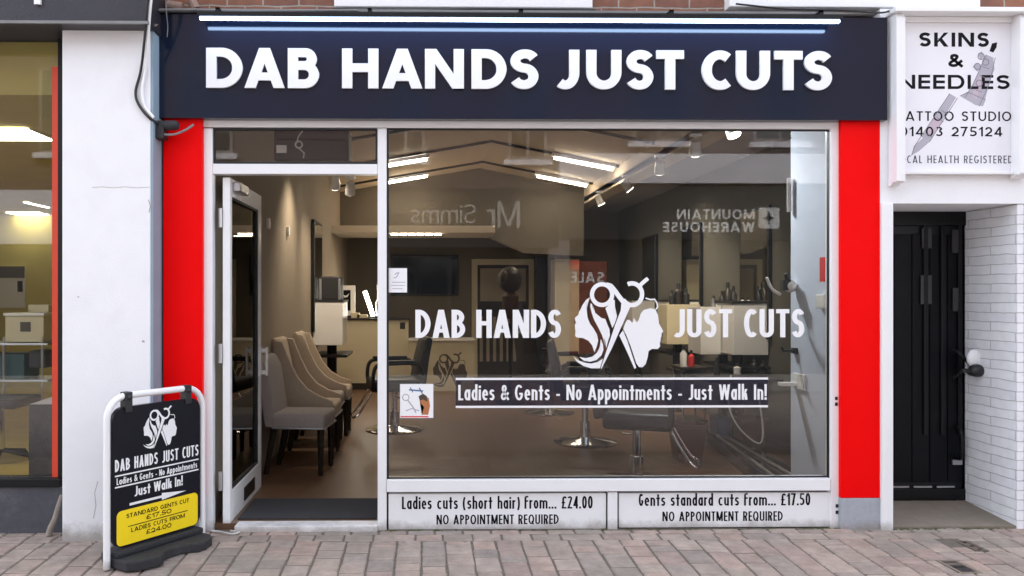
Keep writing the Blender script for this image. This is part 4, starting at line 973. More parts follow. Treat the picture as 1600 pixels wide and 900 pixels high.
spot(-.85, 2.9, 3.05, (-.28, .0, -1), 'spotlight washing the left wall above the chairs', 60)
t = thing('strip_light', 'row of small lit strips under the rear soffit', 'ceiling light', (-.2, Y0-.9, 2.3))
for i in range(6): b = MB(); xa = AX(611+13.5*i, Y0-.95); b.box(xa, xa+.10, Y0-.95, Y0-.9, 2.335, 2.355); b.build('lamp', M['spot_lit'], t)
light('glow', 'AREA', (-.2, Y0-.9, 2.32), t, 6, (1, .8, .55), shape='RECTANGLE', size=1.0, size_y=.05)

# ------------------------------------------------------------------ upholstered chairs by the left wall
def waiting_chair(label, arms, fab, group):
    t = thing('waiting_chair', label, 'chair', (0, 0, 0), 0, group, local=True)      # faces local -y
    b = MB(); b.box(-.245, .245, -.29, .22, .36, .49); b.build('seat', fab, t, bevel=.04, seg=3, smooth=True)
    hb = 1.06 if arms else .95
    pr = [(.17, .38), (.20, .6), (.25, .85), (.30, hb-.02), (.34, hb), (.385, hb-.03), (.36, .85), (.31, .6), (.27, .38)]
    b = MB(); b.prism(pr, -.24, .24, 'yz'); b.build('backrest', fab, t, bevel=.025, seg=2, smooth=True)
    if arms:
        for s_ in (-1, 1):
            sd_ = [(-.27, .40), (-.27, .52), (-.14, .56), (-.02, .62), (.08, .72), (.16, .86), (.24, hb-.03), (.33, hb-.02), (.30, .7), (.26, .4)]
            b = MB(); b.prism(sd_, s_*.245, s_*.30, 'yz'); b.build('arm', fab, t, bevel=.015, seg=2, smooth=True)
    b = MB(); b.tube([(-.24, -.292, .375), (.24, -.292, .375)], .008, 6); b.tube([(-.247, -.28, .375), (-.247, .2, .375)], .006, 6); b.tube([(.247, -.28, .375), (.247, .2, .375)], .006, 6); b.build('stud_trim', M['alu'], t)
    for sx in (-1, 1):
        for y0, y1 in ((-.25, -.25), (.19, .27)):
            b = MB(); p = (sx*.205, y0, .37); q = (sx*.205, y1, 0); b.tube([p, q], [.034, .022], 4); b.build('leg', M['dark_wood'], t)
    return t
c1 = waiting_chair('grey armless upholstered chair nearest the open door', False, M['fabric_grey'], 'upholstered chairs along the left wall')
c1.location = (-1.03, 1.58, FZ); c1.rotation_euler = (0, 0, radians(84))
CS = (.88, .86, 1.0); c1.scale = CS
c2 = waiting_chair('beige upholstered chair with sloping arms behind the grey chair', True, M['fabric'], 'upholstered chairs along the left wall')
c2.scale = CS; c2.location = (-1.03, 2.2, FZ); c2.rotation_euler = (0, 0, radians(88))
dup(c1, (-1.06, 2.78, FZ), radians(90), 'low upholstered chair back squeezed between the two armed chairs')
dup(c2, (-1.03, 3.35, FZ), radians(90), 'beige armed upholstered chair farthest from the door')

# ------------------------------------------------------------------ styling chairs
def styling_chair(label):
    t = thing('styling_chair', label, 'salon chair', (0, 0, 0), 0, 'black salon chairs', local=True)    # faces local -y
    b = MB(); b.box(-.26, .26, -.28, .24, .43, .56); b.build('seat', M['leather'], t, bevel=.045, seg=3, smooth=True)
    pr = [(.20, .52), (.24, .75), (.30, .98), (.34, 1.0), (.37, .97), (.33, .75), (.30, .5)]
    b = MB(); b.prism(pr, -.25, .25, 'yz'); b.build('backrest', M['leather'], t, bevel=.02, seg=2, smooth=True)
    for s_ in (-1, 1):
        b = MB(); b.tube(smooth_open([(s_*.285, .26, .60), (s_*.30, .2, .72), (s_*.30, -.05, .73), (s_*.30, -.22, .71), (s_*.29, -.26, .58), (s_*.27, -.24, .47)]), .02, 8); ar = b.build('arm', M['black_plastic'], t, smooth=True)
        b = MB(); b.box(s_*.30-.03, s_*.30+.03, -.2, .18, .735, .765); b.build('pad', M['leather'], ar, bevel=.01)
    b = MB(); b.lathe([(.055, .05), (.05, .2), (.032, .2), (.032, .43)], (0, 0, 0), 18); b.build('column', M['chrome'], t, smooth=True)
    b = MB(); b.lathe([(.30, 0), (.305, .012), (.25, .03), (.08, .05), (.055, .06)], (0, 0, 0), 32); b.build('base', M['chrome'], t, smooth=True)
    b = MB(); b.tube(smooth_open([(-.15, -.26, .42), (-.16, -.38, .22), (-.15, -.44, .17), (0, -.46, .165), (.15, -.44, .17), (.16, -.38, .22), (.15, -.26, .42)]), .012, 8); b.build('footrest', M['chrome'], t, smooth=True)
    b = MB(); b.tube([(.05, .0, .36), (.22, .12, .33), (.30, .16, .34)], .009, 8); b.build('pump_lever', M['chrome'], t)
    return t
sc1 = styling_chair('large black salon chair nearest the window, below the lettering'); sc1.location = (1.62, 1.12, FZ); sc1.rotation_euler = (0, 0, radians(72))
dup(sc1, (1.55, 2.75, FZ), radians(80), 'second black salon chair, chrome base behind the nearest chair')
dup(sc1, (1.5, 4.7, FZ), radians(115), 'far black salon chair left of the scissors emblem')
dup(sc1, (-.33, 3.5, FZ), radians(-80), 'black salon chair facing left beside the reception desk')

# ------------------------------------------------------------------ styling stations
def station(label, loc, rz, grp='white styling stations'):
    t = thing('styling_station', label, 'styling station', loc, rz, grp, local=True)    # back against a wall at local y = 0, faces local -y
    b = MB(); b.box(-.3, .3, -.36, -.01, .84, 1.35); b.build('cabinet', M['white_gloss'], t, bevel=.006)
    b = MB(); b.box(-.31, .31, -.37, -.005, 1.351, 1.375); b.build('top', M['black_plastic'], t, bevel=.003)
    b = MB(); b.box(-.004, .004, -.362, -.3601, .86, 1.33); b.build('door_gap', M['gasket'], t)
    b = MB(); b.tube([(-.0, -.2, 0), (0, -.2, .84)], .06, 16); b.build('post', M['black_metal'], t)
    b = MB(); b.box(-.38, .38, -.42, -.02, .70, .73); b.build('shelf', M['black_metal'], t, bevel=.004)
    b = MB(); b.box(-.36, .36, -.035, -.003, 1.0, 2.32); m_ = b.build('mirror_frame', M['black_metal'], t)
    b = MB(); b.box(-.33, .33, -.04, -.0355, 1.03, 2.29); b.build('mirror', M['mirror'], m_)
    return t
s1 = station('white styling station with tall mirror at right, nearest the window', (IR-.005, 3.15, FZ), radians(-90))
dup(s1, (IR-.005, 5.1, FZ), radians(-90), 'second styling station on the right wall, mirror behind far bottles')
dup(s1, (IR-.005, 7.0, FZ), radians(-90), 'farthest styling station on the right wall')
dup(s1, (IL+.005, 4.75, FZ), radians(90), 'styling station on the left wall carrying a coffee machine')
# free standing island unit in front of the right wall
t = thing('island_unit', 'white island cabinet on black post behind the word cuts', 'cabinet', (2.75, 3.4, FZ))
xa, za, xb, zb_ = rect(1122, 480, 1190, 554, 3.2); b = MB(); b.box(xa-.18, xb, 3.2, 3.6, za, zb_); b.build('cabinet', M['white_gloss'], t, bevel=.006)
b = MB(); b.box((xa+xb)/2-.005, (xa+xb)/2+.005, 3.195, 3.199, za+.02, zb_-.02); b.build('door_gap', M['alu'], t)
b = MB(); b.tube([((xa+xb)/2-.1, 3.4, FZ), ((xa+xb)/2-.1, 3.4, za)], .05, 14); b.build('post', M['black_metal'], t)
ZS = at(1160, 588, 2.6)[1]
b = MB(); b.box(AX(1085, 2.6), AX(1225, 2.2), 2.2, 3.5, ZS-.02, ZS+.012); b.build('counter', M['black_metal'], t, bevel=.004)
xa, za, xb, zb_ = rect(1042, 476, 1094, 538, 4.6); 
t = thing('island_unit', 'far white island cabinet behind the word just', 'cabinet', ((xa+xb)/2, 4.7, FZ))
b = MB(); b.box(xa, xb, 4.6, 5.0, za, zb_); b.build('cabinet', M['cream'], t, bevel=.006); b = MB(); b.tube([((xa+xb)/2, 4.8, FZ), ((xa+xb)/2, 4.8, za)], .05, 14); b.build('post', M['black_metal'], t)
# bottles, dryers and small goods on the units
def bottle(x, y, z, h, r, m, label, grp):
    t = thing('bottle', label, 'bottle', (x, y, z), group=grp); b = MB(); b.lathe([(r, 0), (r, h*.62), (r*.4, h*.75), (r*.4, h*.8)], (x, y, z), 14); b.build('body', m, t, smooth=True)
    b = MB(); b.lathe([(r*.5, h*.801), (r*.45, h)], (x, y, z), 10); b.build('cap', M['black_plastic'], t, smooth=True)
zi = at(1150, 480, 3.3)[1]
for px, h, r, m, lb in ((1128, .17, .03, 'black_plastic', 'dark bottle at left end of the island cabinet'), (1137, .26, .045, 'dark_wood', 'tallest dark bottle on the island cabinet'), (1146, .22, .035, 'black_plastic', 'dark bottle beside the tallest on the island cabinet'), (1160, .10, .03, 'white_gloss', 'small white jar bottle on the island cabinet'), (1115, .12, .03, 'alu', 'silver bottle on the island cabinet')):
    bottle(AX(px, 3.35), 3.35, zi, h, r, M[m], lb, 'bottles on the island cabinet')
zi = at(1068, 476, 4.8)[1]
for px, h, r, m, lb in ((1050, .18, .035, 'black_plastic', 'black bottle on the far cabinet, left'), (1060, .26, .05, 'dark_wood', 'broad dark bottle on the far cabinet'), (1072, .2, .04, 'black_plastic', 'black bottle on the far cabinet, right')):
    bottle(AX(px, 4.75), 4.75, zi, h, r, M[m], lb, 'bottles on the far cabinet')
zi = ZS+.012
for px, y, h, r, m, lb in ((1066, 2.9, .2, .035, 'white_gloss', 'pale bottle near the black chair under the emblem'), (1166, 2.5, .05, .06, 'white_gloss', 'white dish on the black counter')):
    pass
for px, y, h, r, m, lb in ((1152, 2.7, .10, .035, 'white_gloss', 'white pump pot standing on the black counter'), (1120, 2.6, .17, .03, 'black_plastic', 'slim black bottle on the near end of the black counter'), (1178, 3.0, .14, .035, 'alu', 'silver tin bottle on the black counter'), (1192, 2.8, .12, .03, 'dark_wood', 'brown bottle at the right of the black counter')):
    bottle(AX(px, y), y, ZS+.012, h, r, M[m], lb, 'bottles on the black counter')
t = thing('trolley', 'small dark salon trolley with bottles beside the nearest chair', 'trolley', (AX(1072, 3.0), 3.0, FZ))
xa, xb = AX(1058, 3), AX(1098, 3); zt_ = at(1075, 572, 3)[1]
for z in (zt_, zt_-.28, zt_-.52): b = MB(); b.box(xa, xb, 2.85, 3.2, z-.03, z); b.build('tray', M['dark_wood'], t, bevel=.004)
for x in (xa+.02, xb-.02): b = MB(); b.tube([(x, 2.88, FZ), (x, 2.88, zt_)], .012, 8); b.tube([(x, 3.17, FZ), (x, 3.17, zt_)], .012, 8); b.build('upright', M['chrome'], t)
bottle(AX(1068, 2.95), 2.95, zt_, .21, .035, M['white_gloss'], 'silver spray bottle standing on the salon trolley', None)
bottle(AX(1080, 3.0), 3.0, zt_, .16, .03, M['red_print'], 'dull red bottle standing on the salon trolley', None)
def pot(x, y, label, h=.32, r=.19):
    t = thing('plant_pot', label, 'pot', (x, y, FZ), group='brown pots on the salon floor', local=True)
    b = MB(); b.lathe([(r*.72, 0), (r*.95, h*.88), (r*1.06, h*.88), (r*1.06, h), (r*.92, h), (r*.85, h*.8), (.01, h*.78)], (0, 0, 0), 4); o = b.build('body', M['pot'], t); o.rotation_euler = (0, 0, pi/4)
pot(2.28, 1.95, 'square brown pot on the floor nearest the window'); pot(3.02, 2.42, 'square brown pot farther back at right', .30, .18)
px_box('storage_crate', 'dull blue plastic box on the floor between the pots', 'box', (1121, 652, 1142, 697), M['blue_box'], .22, 2.55, .006)
t = thing('low_platform', 'long low black platform with silver rails by the pier', 'platform', (2.75, 1.7, FZ))
b = MB(); b.prism([(2.44, .72), (2.84, .72), (2.95, 2.95), (2.78, 2.95)], FZ, FZ+.09, 'xy'); b.build('deck', mat('black_gloss', (.015, .016, .02), .15), t, bevel=.004)
for a, b_ in ((2.55, 2.82), (2.70, 2.88)): b = MB(); b.tube([(a, .76, FZ+.10), (b_, 2.9, FZ+.10)], .014, 8); b.build('rail', M['alu'], t)
cable('white_lead', 'white power lead drooping to the floor at right', [(2.84, 2.4, .72), (2.80, 2.35, .45), (2.86, 2.25, .25), (2.98, 2.1, .14), (3.05, 2.2, .3), (3.07, 2.4, .68)], .008, M['white_gloss'])
# fittings on the pier
x = pw-.001
def onpier(name, label, cat, y, pa, m, w=.09, d=.04):
    z0 = at(1280, pa[1], y)[1]; z1 = at(1280, pa[0], y)[1]; b = MB(); b.box(x-d, x, y-w/2, y+w/2, z0, z1); return tag(b.build(name, m, bevel=.006), label, cat)
onpier('wall_socket', 'white switch box on the grey pier at right', 'switch', .18, (460, 482), M['white_gloss'], .12)
t = thing('pier_lamp', 'small black and white clip lamp on the pier edge', 'lamp', (x, .6, at(1230, 448, .6)[1]))
c = cp(1231, 447, .6); b = MB(); b.ball((x-.04, .6, c[2]), .045, 14, 10); b.build('shade', M['white_gloss'], t, smooth=True)
b = MB(); b.box(x-.10, x-.045, .57, .63, c[2]-.03, c[2]+.045); b.tube([(x-.05, .6, c[2]+.03), (x-.07, .6, c[2]+.09)], .018, 8); b.build('clip', M['black_plastic'], t, bevel=.004)
b = MB(); b.tube(smooth_open([(x-.10, .62, c[2]-.06), (x-.16, .62, c[2]-.02), (x-.2, .62, c[2]+.06)]), .012, 8); b.build('arm', M['white_gloss'], t, smooth=True)
t = thing('pier_hook', 'black hook on the edge of the grey pier', 'hook', (x, .6, at(1235, 548, .6)[1]))
c = cp(1235, 548, .6); b = MB(); b.box(x-.02, x, .57, .63, c[2]-.02, c[2]+.02); b.tube([(x-.02, .6, c[2]), (x-.09, .6, c[2]), (x-.10, .6, c[2]+.03)], .01, 8); b.build('hook', M['black_plastic'], t)
t = thing('shelf_bracket', 'white bracket fitting low on the grey pier', 'bracket', (x, .55, at(1230, 600, .55)[1]))
c = cp(1235, 596, .55); b = MB(); b.box(x-.012, x, .45, .62, c[2]-.055, c[2]+.055); b.build('plate', M['white_gloss'], t, bevel=.004)
b = MB(); b.box(x-.12, x-.0125, .56, .62, c[2]-.035, c[2]-.01); b.build('arm', M['white_gloss'], t, bevel=.003)
b = MB(); zz = at(1218, 330, .62)[1]; b.tube([(x-.02, .66, zz), (x-.02, .66, zz+.24)], .016, 10); tag(b.build('white_conduit', M['white_gloss']), 'short white conduit at the top corner of the pier', 'conduit')
b = MB(); b.box(x-.03, x, .14, .2, at(1285, 440, .17)[1], at(1285, 402, .17)[1]); tag(b.build('fire_sign', M['red_print']), 'small red sign plate on the pier beside the window edge', 'sign')

# ------------------------------------------------------------------ reception
RY = 7.1
t = thing('reception_desk', 'cream reception desk with scissors emblem on its lower end', 'desk', (-.4, RY, FZ))
x0, z0, x1, z1 = rect(470, 500, 638, 605, RY); xe = AX(741, RY-.2); zl = at(700, 533, RY-.2)[1]
b = MB(); b.box(IL+.001, x1, RY, RY+.1, FZ, z1); b.build('front_panel', M['cream'], t, bevel=.006)
b = MB(); b.box(IL+.002, x1+.03, RY-.03, RY+.4, z1+.001, z1+.03); b.build('counter', M['dark_wood'], t, bevel=.004)
b = MB(); b.box(x1+.002, xe, RY-.2, RY+.4, FZ, zl); lp = b.build('end_panel', M['cream'], t, bevel=.006)
b = MB(); b.box(x1+.0, xe+.02, RY-.22, RY+.42, zl+.001, zl+.025); b.build('low_counter', M['white_gloss'], t, bevel=.004)
b = MB(); b.box(IL+.002, x1, RY-.012, RY-.001, FZ, FZ+.1); b.build('skirting', M['dark_wood'], t)
e = at(703, 578, RY-.204); put_ = emblem_at(e[0], e[1], .52); lettering('emblem', put_, facade(RY-.2015), M['brown_print'], lp)
q = rect(625, 504, 633, 514, RY-.004); b = MB(); b.box(q[0], q[2], RY-.008, RY-.001, q[1], q[3]); b.build('socket', M['black_plastic'], t)
zc = z1+.031
t = thing('coffee_machine', 'black coffee machine on the left styling station', 'coffee machine', (-1.15, 4.75, FZ+1.376))
zz = FZ+1.376; b = MB(); b.box(-1.27, -1.02, 4.6, 4.9, zz, zz+.28); b.build('body', M['black_plastic'], t, bevel=.015)
for y in (4.585, 4.915): b = MB(); b.box(-1.27, -1.245, y-.012, y+.012, zz, zz+.25); b.box(-1.045, -1.02, y-.012, y+.012, zz, zz+.25); b.build('side_panel', M['alu'], t, bevel=.004)
t = thing('framed_print', 'white framed print of a bird standing on the reception counter', 'picture', (AX(541, RY+.1), RY+.12, zc))
xa, za, xb, zb_ = rect(528, 446, 555, 482, RY+.1); zs_ = zc-za
b = MB(); b.box(xa, xb, RY+.1, RY+.125, zc+.03, zb_); b.build('frame', M['white_gloss'], t, bevel=.004)
b = MB(); b.box(xa+.07, xb-.07, RY+.094, RY+.0995, zc+.11, zb_-.07); b.build('picture', M['black_text'], t)
b = MB(); put(b, [[[at(x_, y_, RY+.092) for x_, y_ in ((536, 461), (541, 462), (546, 458), (543, 464), (538, 465))]]], facade(RY+.0935)); b.build('bird', M['white_gloss'], t)
b = MB(); b.box(xa+.1, xb-.05, RY+.127, RY+.2, zc, zc+.12); b.build('stand', M['black_plastic'], t)
t = thing('desk_lamp', 'lit white wand lamp leaning on the reception counter', 'lamp', (AX(585, RY+.1), RY+.15, zc))
p0 = at(583, 494, RY+.1); p1 = at(570, 455, RY+.1); b = MB(); b.tube([(p0[0], RY+.1, zc+.03), (p1[0], RY+.1, p1[1])], .030, 12); b.build('tube', M['tube_white'], t)
b = MB(); b.lathe([(.09, 0), (.09, .02), (.03, .03)], (p0[0], RY+.12, zc), 16); b.build('base', M['black_plastic'], t)
b = MB(); pA = at(588, 450, RY+.14); b.tube(smooth_open([(p0[0]+.06, RY+.16, zc), (p0[0]+.04, RY+.16, zc+.2), (p0[0]+.07, RY+.16, pA[1]-.15), (p0[0]+.06, RY+.16, pA[1]+.05)]), .010, 8); b.build('stem', M['white_gloss'], t, smooth=True)
light('glow', 'POINT', ((p0[0]+p1[0])/2, RY-.45, p0[1]+.4), t, 1.5, (1, .93, .8), shadow_soft_size=.1)
for px, w, h, lb in ((556, .13, .08, 'cream box on the reception counter beside the framed print'), (566, .16, .05, 'flat white box on the reception counter under the lamp')):
    b = MB(); xx = AX(px, RY+.1); b.box(xx-w/2, xx+w/2, RY+.03, RY+.09, zc, zc+h); tag(b.build('small_box', M['cream'], bevel=.004), lb, 'box')
# wall things at the back
t = thing('television', 'large black wall screen above the reception desk', 'television', (AX(662, IB), IB-.04, 1.5))
q = rect(611, 398, 716, 462, IB-.05); b = MB(); b.box(q[0], q[2], IB-.06, IB-.002, q[1], q[3]); b.build('casing', M['black_plastic'], t, bevel=.008)
b = MB(); b.box(q[0]+.03, q[2]-.03, IB-.064, IB-.0605, q[1]+.03, q[3]-.03); b.build('screen', mat('screen_glass', (.004, .004, .005), .08, spec=.6), t)
t = thing('panelled_door', 'tan framed rear door with dark panel and striped lower half', 'door', (AX(787, IB), IB-.05, FZ))
q = rect(737, 405, 835, 592, IB-.04); fw = .1
b = MB(); b.box(q[0], q[0]+fw, IB-.06, IB-.002, FZ, q[3]); b.box(q[2]-fw, q[2], IB-.06, IB-.002, FZ, q[3]); b.box(q[0]+fw, q[2]-fw, IB-.06, IB-.002, q[3]-fw, q[3]); b.build('frame', M['cream'], t, bevel=.006)
b = MB(); b.box(q[0]+fw, q[2]-fw, IB-.03, IB-.001, FZ, q[3]-fw); b.build('leaf', M['dark_wood'], t)
b = MB(); b.box(q[0]+fw+.05, q[2]-fw-.05, IB-.036, IB-.0305, 1.35, q[3]-fw-.06); b.build('upper_panel', M['taupe'], t)
for i in range(7): b = MB(); xx = q[0]+fw+.04+(q[2]-q[0]-2*fw-.08)*i/7; b.box(xx, xx+.055, IB-.045, IB-.0305, .3, 1.08); b.build('slat', M['taupe'], t, bevel=.004)
MY = 5.6
t = thing('display_bust', 'dark rounded display head on a brown stand behind the lettering', 'display bust', (AX(795, MY), MY, FZ))
c = cp(797, 437, MY); b = MB(); b.ball(c, .165, 20, 14, (1, .95, 1.05)); b.build('head', mat('dark_hair', (.02, .018, .014), .45, var=.4, scale=20, bump=.4, bscale=30), t, smooth=True)
b = MB(); b.ball((c[0]-.09, c[1]-.1, c[2]+.03), .08, 14, 10, (.8, .8, 1.1)); b.build('face', mat('dull_face', (.05, .04, .03), .6), t, smooth=True)
b = MB(); b.lathe([(.05, -.12), (.07, -.18), (.115, -.22), (.10, -.40), (.06, -.5), (.03, -.52)], c, 18); b.build('shoulders', mat('brown_torso', (.05, .025, .016), .6), t, smooth=True)
b = MB(); b.tube([(c[0], c[1], FZ), (c[0], c[1], c[2]-.58)], .025, 10); b.lathe([(.2, 0), (.2, .02), (.03, .04)], (c[0], c[1], FZ), 20); b.build('stand', M['black_metal'], t)
q = rect(867, 405, 905, 592, 7.9); b = MB(); b.box(q[0], q[2], 7.9, 8.35, FZ, q[3]); tag(b.build('tall_cupboard', M['cream'], bevel=.006), 'tall tan cupboard beside the rear door, left of emblem', 'cupboard')
b = MB(); q = rect(838, 400, 866, 592, 8.6); b.box(q[0], q[2], 8.6, 8.9, FZ, q[3]); tag(b.build('dark_curtain', M['dark_wood']), 'dark brown hanging curtain beside the rear door', 'curtain')
# left wall things
for y, pz, lb in ((D_(418, IL), 350, 'small white thermostat high on the left wall, nearer'), (D_(449, IL), 362, 'small white sensor on the left wall, farther')):
    z = CAM.z+(HZ-pz)*(5+y)/FPX; b = MB(); b.box(IL, IL+.025, y-.03, y+.03, z-.045, z+.045); tag(b.build('wall_sensor', M['white_gloss'], bevel=.006), lb, 'sensor')
t = thing('wall_picture', 'black framed picture on left wall seen through the door glass', 'picture', (IL, .62, 1.33))
b = MB(); b.box(IL, IL+.02, .42, .84, 1.33, 1.74); b.build('frame', M['black_metal'], t, bevel=.003)
b = MB(); b.box(IL+.0205, IL+.023, .46, .80, 1.37, 1.70); b.build('print', M['white_gloss'], t)
# over the door, behind the fanlight
t = thing('door_heater', 'black air heater unit with white label behind the fanlight', 'heater', (AX(488, .35), .35, 2.3))
q = rect(428, 203, 545, 251, .32); b = MB(); b.box(q[0], q[2], .32, .55, q[1], q[3]); b.build('casing', M['black_plastic'], t, bevel=.01)
b = MB(); b.box(q[0]+.02, q[2]-.02, .312, .319, (q[1]+q[3])/2+.03, (q[1]+q[3])/2+.045); b.build('groove', M['black_text'], t)
q2 = rect(432, 227, 448, 239, .318); b = MB(); b.box(q2[0], q2[2], .314, .3195, q2[1], q2[3]); b.build('label', M['white_gloss'], t)
c = cp(467, 226, .3); b = MB(); b.tube([(c[0]+.022*cos(a*pi/8), .3, c[2]+.022*sin(a*pi/8)) for a in range(16)], .006, 8, closed=True); b.tube([(c[0]-.01, .3, c[2]+.024), (c[0]-.005, .3, c[2]+.05), (c[0]+.03, .3, c[2]+.1)], .005, 6); b.tube([(c[0], .3, c[2]-.024), (c[0]+.035, .3, c[2]-.055), (c[0]+.03, .3, c[2]-.09)], .005, 6); b.build('wire_ring', M['white_gloss'], t)
for x in (q[0]+.1, q[2]-.1): b = MB(); b.box(x-.02, x+.02, .4, .46, q[3], roofz(x)); b.build('hanger', M['alu'], t)

# ------------------------------------------------------------------ the folding pavement sign
AW, AH = .64, .925
t = thing('pavement_sign', 'white tube framed black and yellow pavement sign on a rubber base', 'pavement sign', (-1.535, -.40, gz(-.40)), radians(55), local=True); AB = t
pts = [(-AW/2, 0, .0), (-AW/2, 0, AH-.12)]+[(-AW/2+.12+.12*cos(a), 0, AH-.12+.12*sin(a)) for a in [pi-pi/2*i/6 for i in range(1, 7)]]+[(AW/2-.12+.12*cos(a), 0, AH-.12+.12*sin(a)) for a in [pi/2-pi/2*i/6 for i in range(0, 7)]]+[(AW/2, 0, .0)]
b = MB(); b.tube(pts, .0185, 12); b.build('frame', M['white_pvc'], t, smooth=True)
pz0, pz1 = .095, .865; pxh = AW/2-.028
b = MB(); b.prism(rrect(-pxh, pz0, pxh, pz1, .07), -.014, .014); pn = b.build('panel', mat('panel_black', (.008, .008, .014), .3, var=.2, spec=.2), t)
def pf(k): return pz1-(pz1-pz0)*k
F = lambda u, v, d: (u, -.0145-d, v)
lettering('emblem', emblem_at(0.01, pf(.185), .228), F, M['vinyl_white'], pn)
lettering('lettering', text_shapes('DAB HANDS JUST CUTS', -pxh+.012, pxh-.012, pf(.452), .066, .16, .09), F, M['vinyl_white'], pn)
lettering('line', [bar(-pxh+.012, pf(.487), pxh-.012, pf(.487)+.008), bar(-pxh+.012, pf(.567), pxh-.012, pf(.567)+.008)], F, M['vinyl_white'], pn)
lettering('lettering', text_shapes('Ladies & Gents - No Appointments', -pxh+.022, pxh-.022, pf(.545), .036, .17, .08), F, M['vinyl_white'], pn)
lettering('lettering', text_shapes('Just Walk In!', -.16, .165, pf(.655), .056, .2, .08), F, M['vinyl_white'], pn)
lettering('arrow', [bar(-.19, pf(.712), .02, pf(.712)+.014), [[(.02, pf(.712)-.013), (.19, pf(.712)+.007), (.02, pf(.712)+.027)]]], F, M['vinyl_white'], pn)
b = MB(); b.add([(p[0], -.0147, p[1]) for p in rrect(-pxh+.022, pf(.985), pxh-.018, pf(.735), .03)], [tuple(range(28))]); b.build('yellow_patch', M['yellow'], pn)
F2 = lambda u, v, d: (u, -.0152-d, v)
for tx, w_, k, hh in (('STANDARD GENTS CUT', .21, .797, .024), ('£17.50', .085, .842, .026), ('LADIES CUTS FROM', .18, .905, .024), ('£24.00', .085, .95, .026)):
    lettering('lettering', text_shapes(tx, -w_, w_, pf(k), hh, .22, .13), F2, M['black_text'], pn)
lettering('line', [bar(-.20, pf(.862), .20, pf(.862)+.005)], F2, M['black_text'], pn)
for s_ in (-.2, .2):
    b = MB(); b.box(s_-.022, s_+.022, -.026, .026, pz1-.03, AH+.02); b.ball((s_, -.022, AH-.01), .016, 10, 6); b.build('clip', M['black_plastic'], t, bevel=.005)
bo = [(p_[0]*.97, p_[1]*.88) for p_ in [(-.305, -.06), (-.30, -.15), (-.24, -.20), (-.13, -.225), (-.10, -.215), (-.085, -.185), (-.05, -.155), (.0, -.145), (.06, -.15), (.115, -.18), (.14, -.215), (.2, -.215), (.27, -.18), (.305, -.12), (.305, .06), (.27, .16), (.15, .2), (-.15, .2), (-.27, .16), (-.305, .06)]]
b = MB(); b.prism(bo, .0, .055, 'xy'); b.build('base', M['rubber'], t, bevel=.010, seg=2)
b = MB(); b.box(-.29, .29, -.05, .05, .0551, .088); b.build('base_ridge', M['rubber'], t, bevel=.012)

# ------------------------------------------------------------------ the shops across the street (seen in the glass)
OY = -10.0
def O(px, py): return (px-665)/83.3, CAM.z+(HZ-py)/83.3
def of(Y): return lambda u, v, d: (u, Y+d, v)
def mirror_shapes(sh, xa, xb): return [[[(xa+xb-p[0], p[1]) for p in q] for q in s_] for s_ in sh]
def facade_box(t, name, m, x0, x1, z0, z1, d=.0, dep=.3, bev=0): b = MB(); b.box(x0, x1, OY-dep, OY+d, z0, z1); return b.build(name, m, t, bevel=bev)
moss_m = mat('moss', (.07, .075, .03), .95, var=.5, scale=40)
mb = MB()
for xa, xb, n_ in ((-2.62, -2.3, 26), (2.30, 2.62, 22), (2.62, 3.0, 34), (3.0, 3.66, 40), (-.3, 1.4, 30), (1.4, 2.3, 18)):
    for i in range(n_):
        xx = random.uniform(xa, xb); r_ = random.uniform(.004, .012); mb.ball((xx, random.gauss(-.012 if xx < 2.9 else -.026, .006), -.002), r_, 6, 4, (random.uniform(1, 2.2), 1, .55))
tag(mb.build('moss', moss_m), 'green and brown moss along the joint at the foot of the shops', 'moss', kind='stuff')
OB = brickmat('far_brick', (.13, .085, .075), (.10, .07, .06), (.15, .135, .13)); dkp = mat('far_pane', (.02, .022, .025), .08, spec=.8)
grey_stone = mat('grey_stone', (.62, .60, .64), .8, var=.12); dull_stone = mat('dull_stone', (.2, .175, .17), .85, var=.15); dark_f = mat('dark_fascia', (.03, .03, .032), .4)
def opp_shop(name, label, x0, x1, fz0, fz1, fm, wins, parts):
    t = thing(name, label, 'shop', ((x0+x1)/2, OY, -.04)); 
    facade_box(t, 'wall', OB, x0, x1, fz1, 7.6, dep=.4); facade_box(t, 'fascia', fm, x0+.02, x1-.02, fz0, fz1-.001, .12)
    facade_box(t, 'stall_riser', dark_f, x0, x1, -.05, .35, .04); facade_box(t, 'display_window', dkp, x0, x1, .351, fz0, -.02)
    for k in (x0, x1-.2): facade_box(t, 'pilaster', dull_stone, k, k+.2, -.05, fz0-.001, .1)
    for a in parts: facade_box(t, 'mullion', dark_f, a-.04, a+.04, .352, fz0-.001, .02)
    for a, b_, c, d_ in wins:
        w = facade_box(t, 'window', dull_stone, a, b_, c, d_, .03, .1); facade_box(t, 'sill', grey_stone, a-.08, b_+.08, c-.1, c-.001, .1, .1)
        mx_ = (a+b_)/2; bq = MB(); 
        for e in ((a+.07, mx_-.03), (mx_+.03, b_-.07)): bq.box(*e, OY+.031, OY+.034, c+.07, d_-.07)
        w2 = bq.build('pane', dkp, w)
    return t
t = opp_shop('sweet_shop', 'brick shop opposite with thin serif lettering, mirrored in the window glass', -2.2, 2.5, 2.35, 3.45, dark_f, [(-.75, .0, 4.0, 5.6), (1.55, 2.3, 4.0, 5.6)], [-.9, .45, 1.8])
a, z1_ = O(642, 316); b_, z0_ = O(812, 364)
sh = text_shapes('Mr', a, a+.62, 2.72, .50, .12, .09)+text_shapes('Simms', a+.82, b_, 2.80, .36, .12, .09)
lettering('lettering', mirror_shapes(sh, a, b_), of(OY+.121), mat('sign_grey', (.40, .39, .37), .5), t)
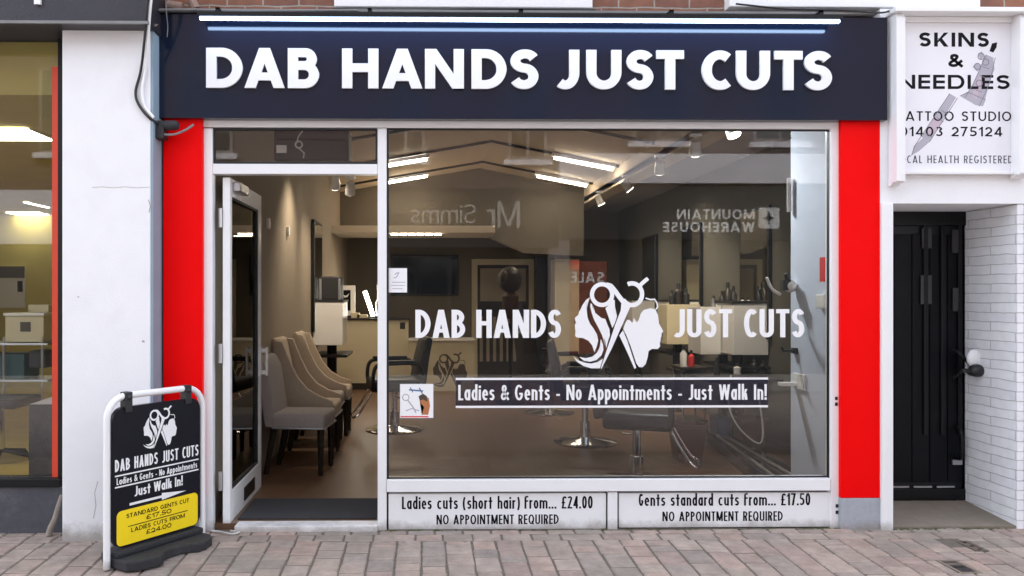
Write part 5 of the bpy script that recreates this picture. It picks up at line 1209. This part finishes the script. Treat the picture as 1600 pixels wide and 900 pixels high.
t = opp_shop('outdoor_shop', 'grey fronted shop opposite with bold two line lettering, mirrored in the window', 2.5, 8.6, 2.5, 3.5, dark_f, [(3.9, 4.9, 4.35, 5.9), (6.2, 7.2, 4.35, 5.9)], [4.9, 6.5])
facade_box(t, 'cornice', grey_stone, 2.5, 8.6, 3.55, 4.1, .2)
a, _ = O(1058, 0); b_, _ = O(1180, 0); a2, _ = O(1036, 0); W_ = mat('sign_white_far', (.8, .8, .8), .5)
lettering('lettering', mirror_shapes(text_shapes('MOUNTAIN', a2, a2+(b_-a), 2.86+.02, .19, .2, .2), a2, b_), of(OY+.121), W_, t)
lettering('lettering', mirror_shapes(text_shapes('WAREHOUSE', a2, b_, 2.64, .19, .22, .2), a2, b_), of(OY+.121), W_, t)
ea, ez1 = O(1186, 324); eb, ez0 = O(1219, 357)
b = MB(); b.add([(p[0], OY+.1215, p[1]) for p in rrect(ea, ez0, eb, ez1, .05)], [tuple(range(28))]); b.build('emblem', mat('emblem_grey', (.6, .6, .6), .5), t)
mx_, mz = (ea+eb)/2, (ez0+ez1)/2; b = MB(); put(b, [[[(mx_, mz+.14), (mx_+.03, mz+.03), (mx_+.14, mz), (mx_+.03, mz-.03), (mx_, mz-.14), (mx_-.03, mz-.03), (mx_-.14, mz), (mx_-.03, mz+.03)]]], of(OY+.1225)); b.build('emblem_star', dark_f, t)
t = thing('sale_poster', 'red sale poster in the window of the shop opposite', 'poster', (3.05, OY, .4))
a, z1_ = O(890, 408); b_, z0_ = O(950, 560); b = MB(); b.box(a, b_, OY-.0195, OY+.012, z0_, z1_); b.build('sheet', mat('poster_red', (.22, .05, .035), .5), t); b = MB(); b.box(a, a+.2, OY+.0122, OY+.014, z1_-.15, z1_+.02); b.build('header', M['red_print'], t)
a2, zt2 = O(890, 423); b2, zb2 = O(948, 440); lettering('lettering', mirror_shapes(text_shapes('SALE', a2+.03, b2-.03, zb2-.02, zt2-zb2, .2, .14), a2, b2), of(OY+.0145), W_, t)
opp_shop('corner_shop', 'brick shop opposite at left end of the street', -8.2, -2.2, 2.4, 3.4, grey_stone, [(-7.2, -6.2, 4.1, 5.7), (-4.6, -3.6, 4.1, 5.7)], [-6.2, -4.2])
opp_shop('end_shop', 'brick shop opposite at right end of the street', 8.6, 13.5, 2.4, 3.4, grey_stone, [(9.4, 10.4, 4.1, 5.7), (11.6, 12.6, 4.1, 5.7)], [10.2, 11.8])
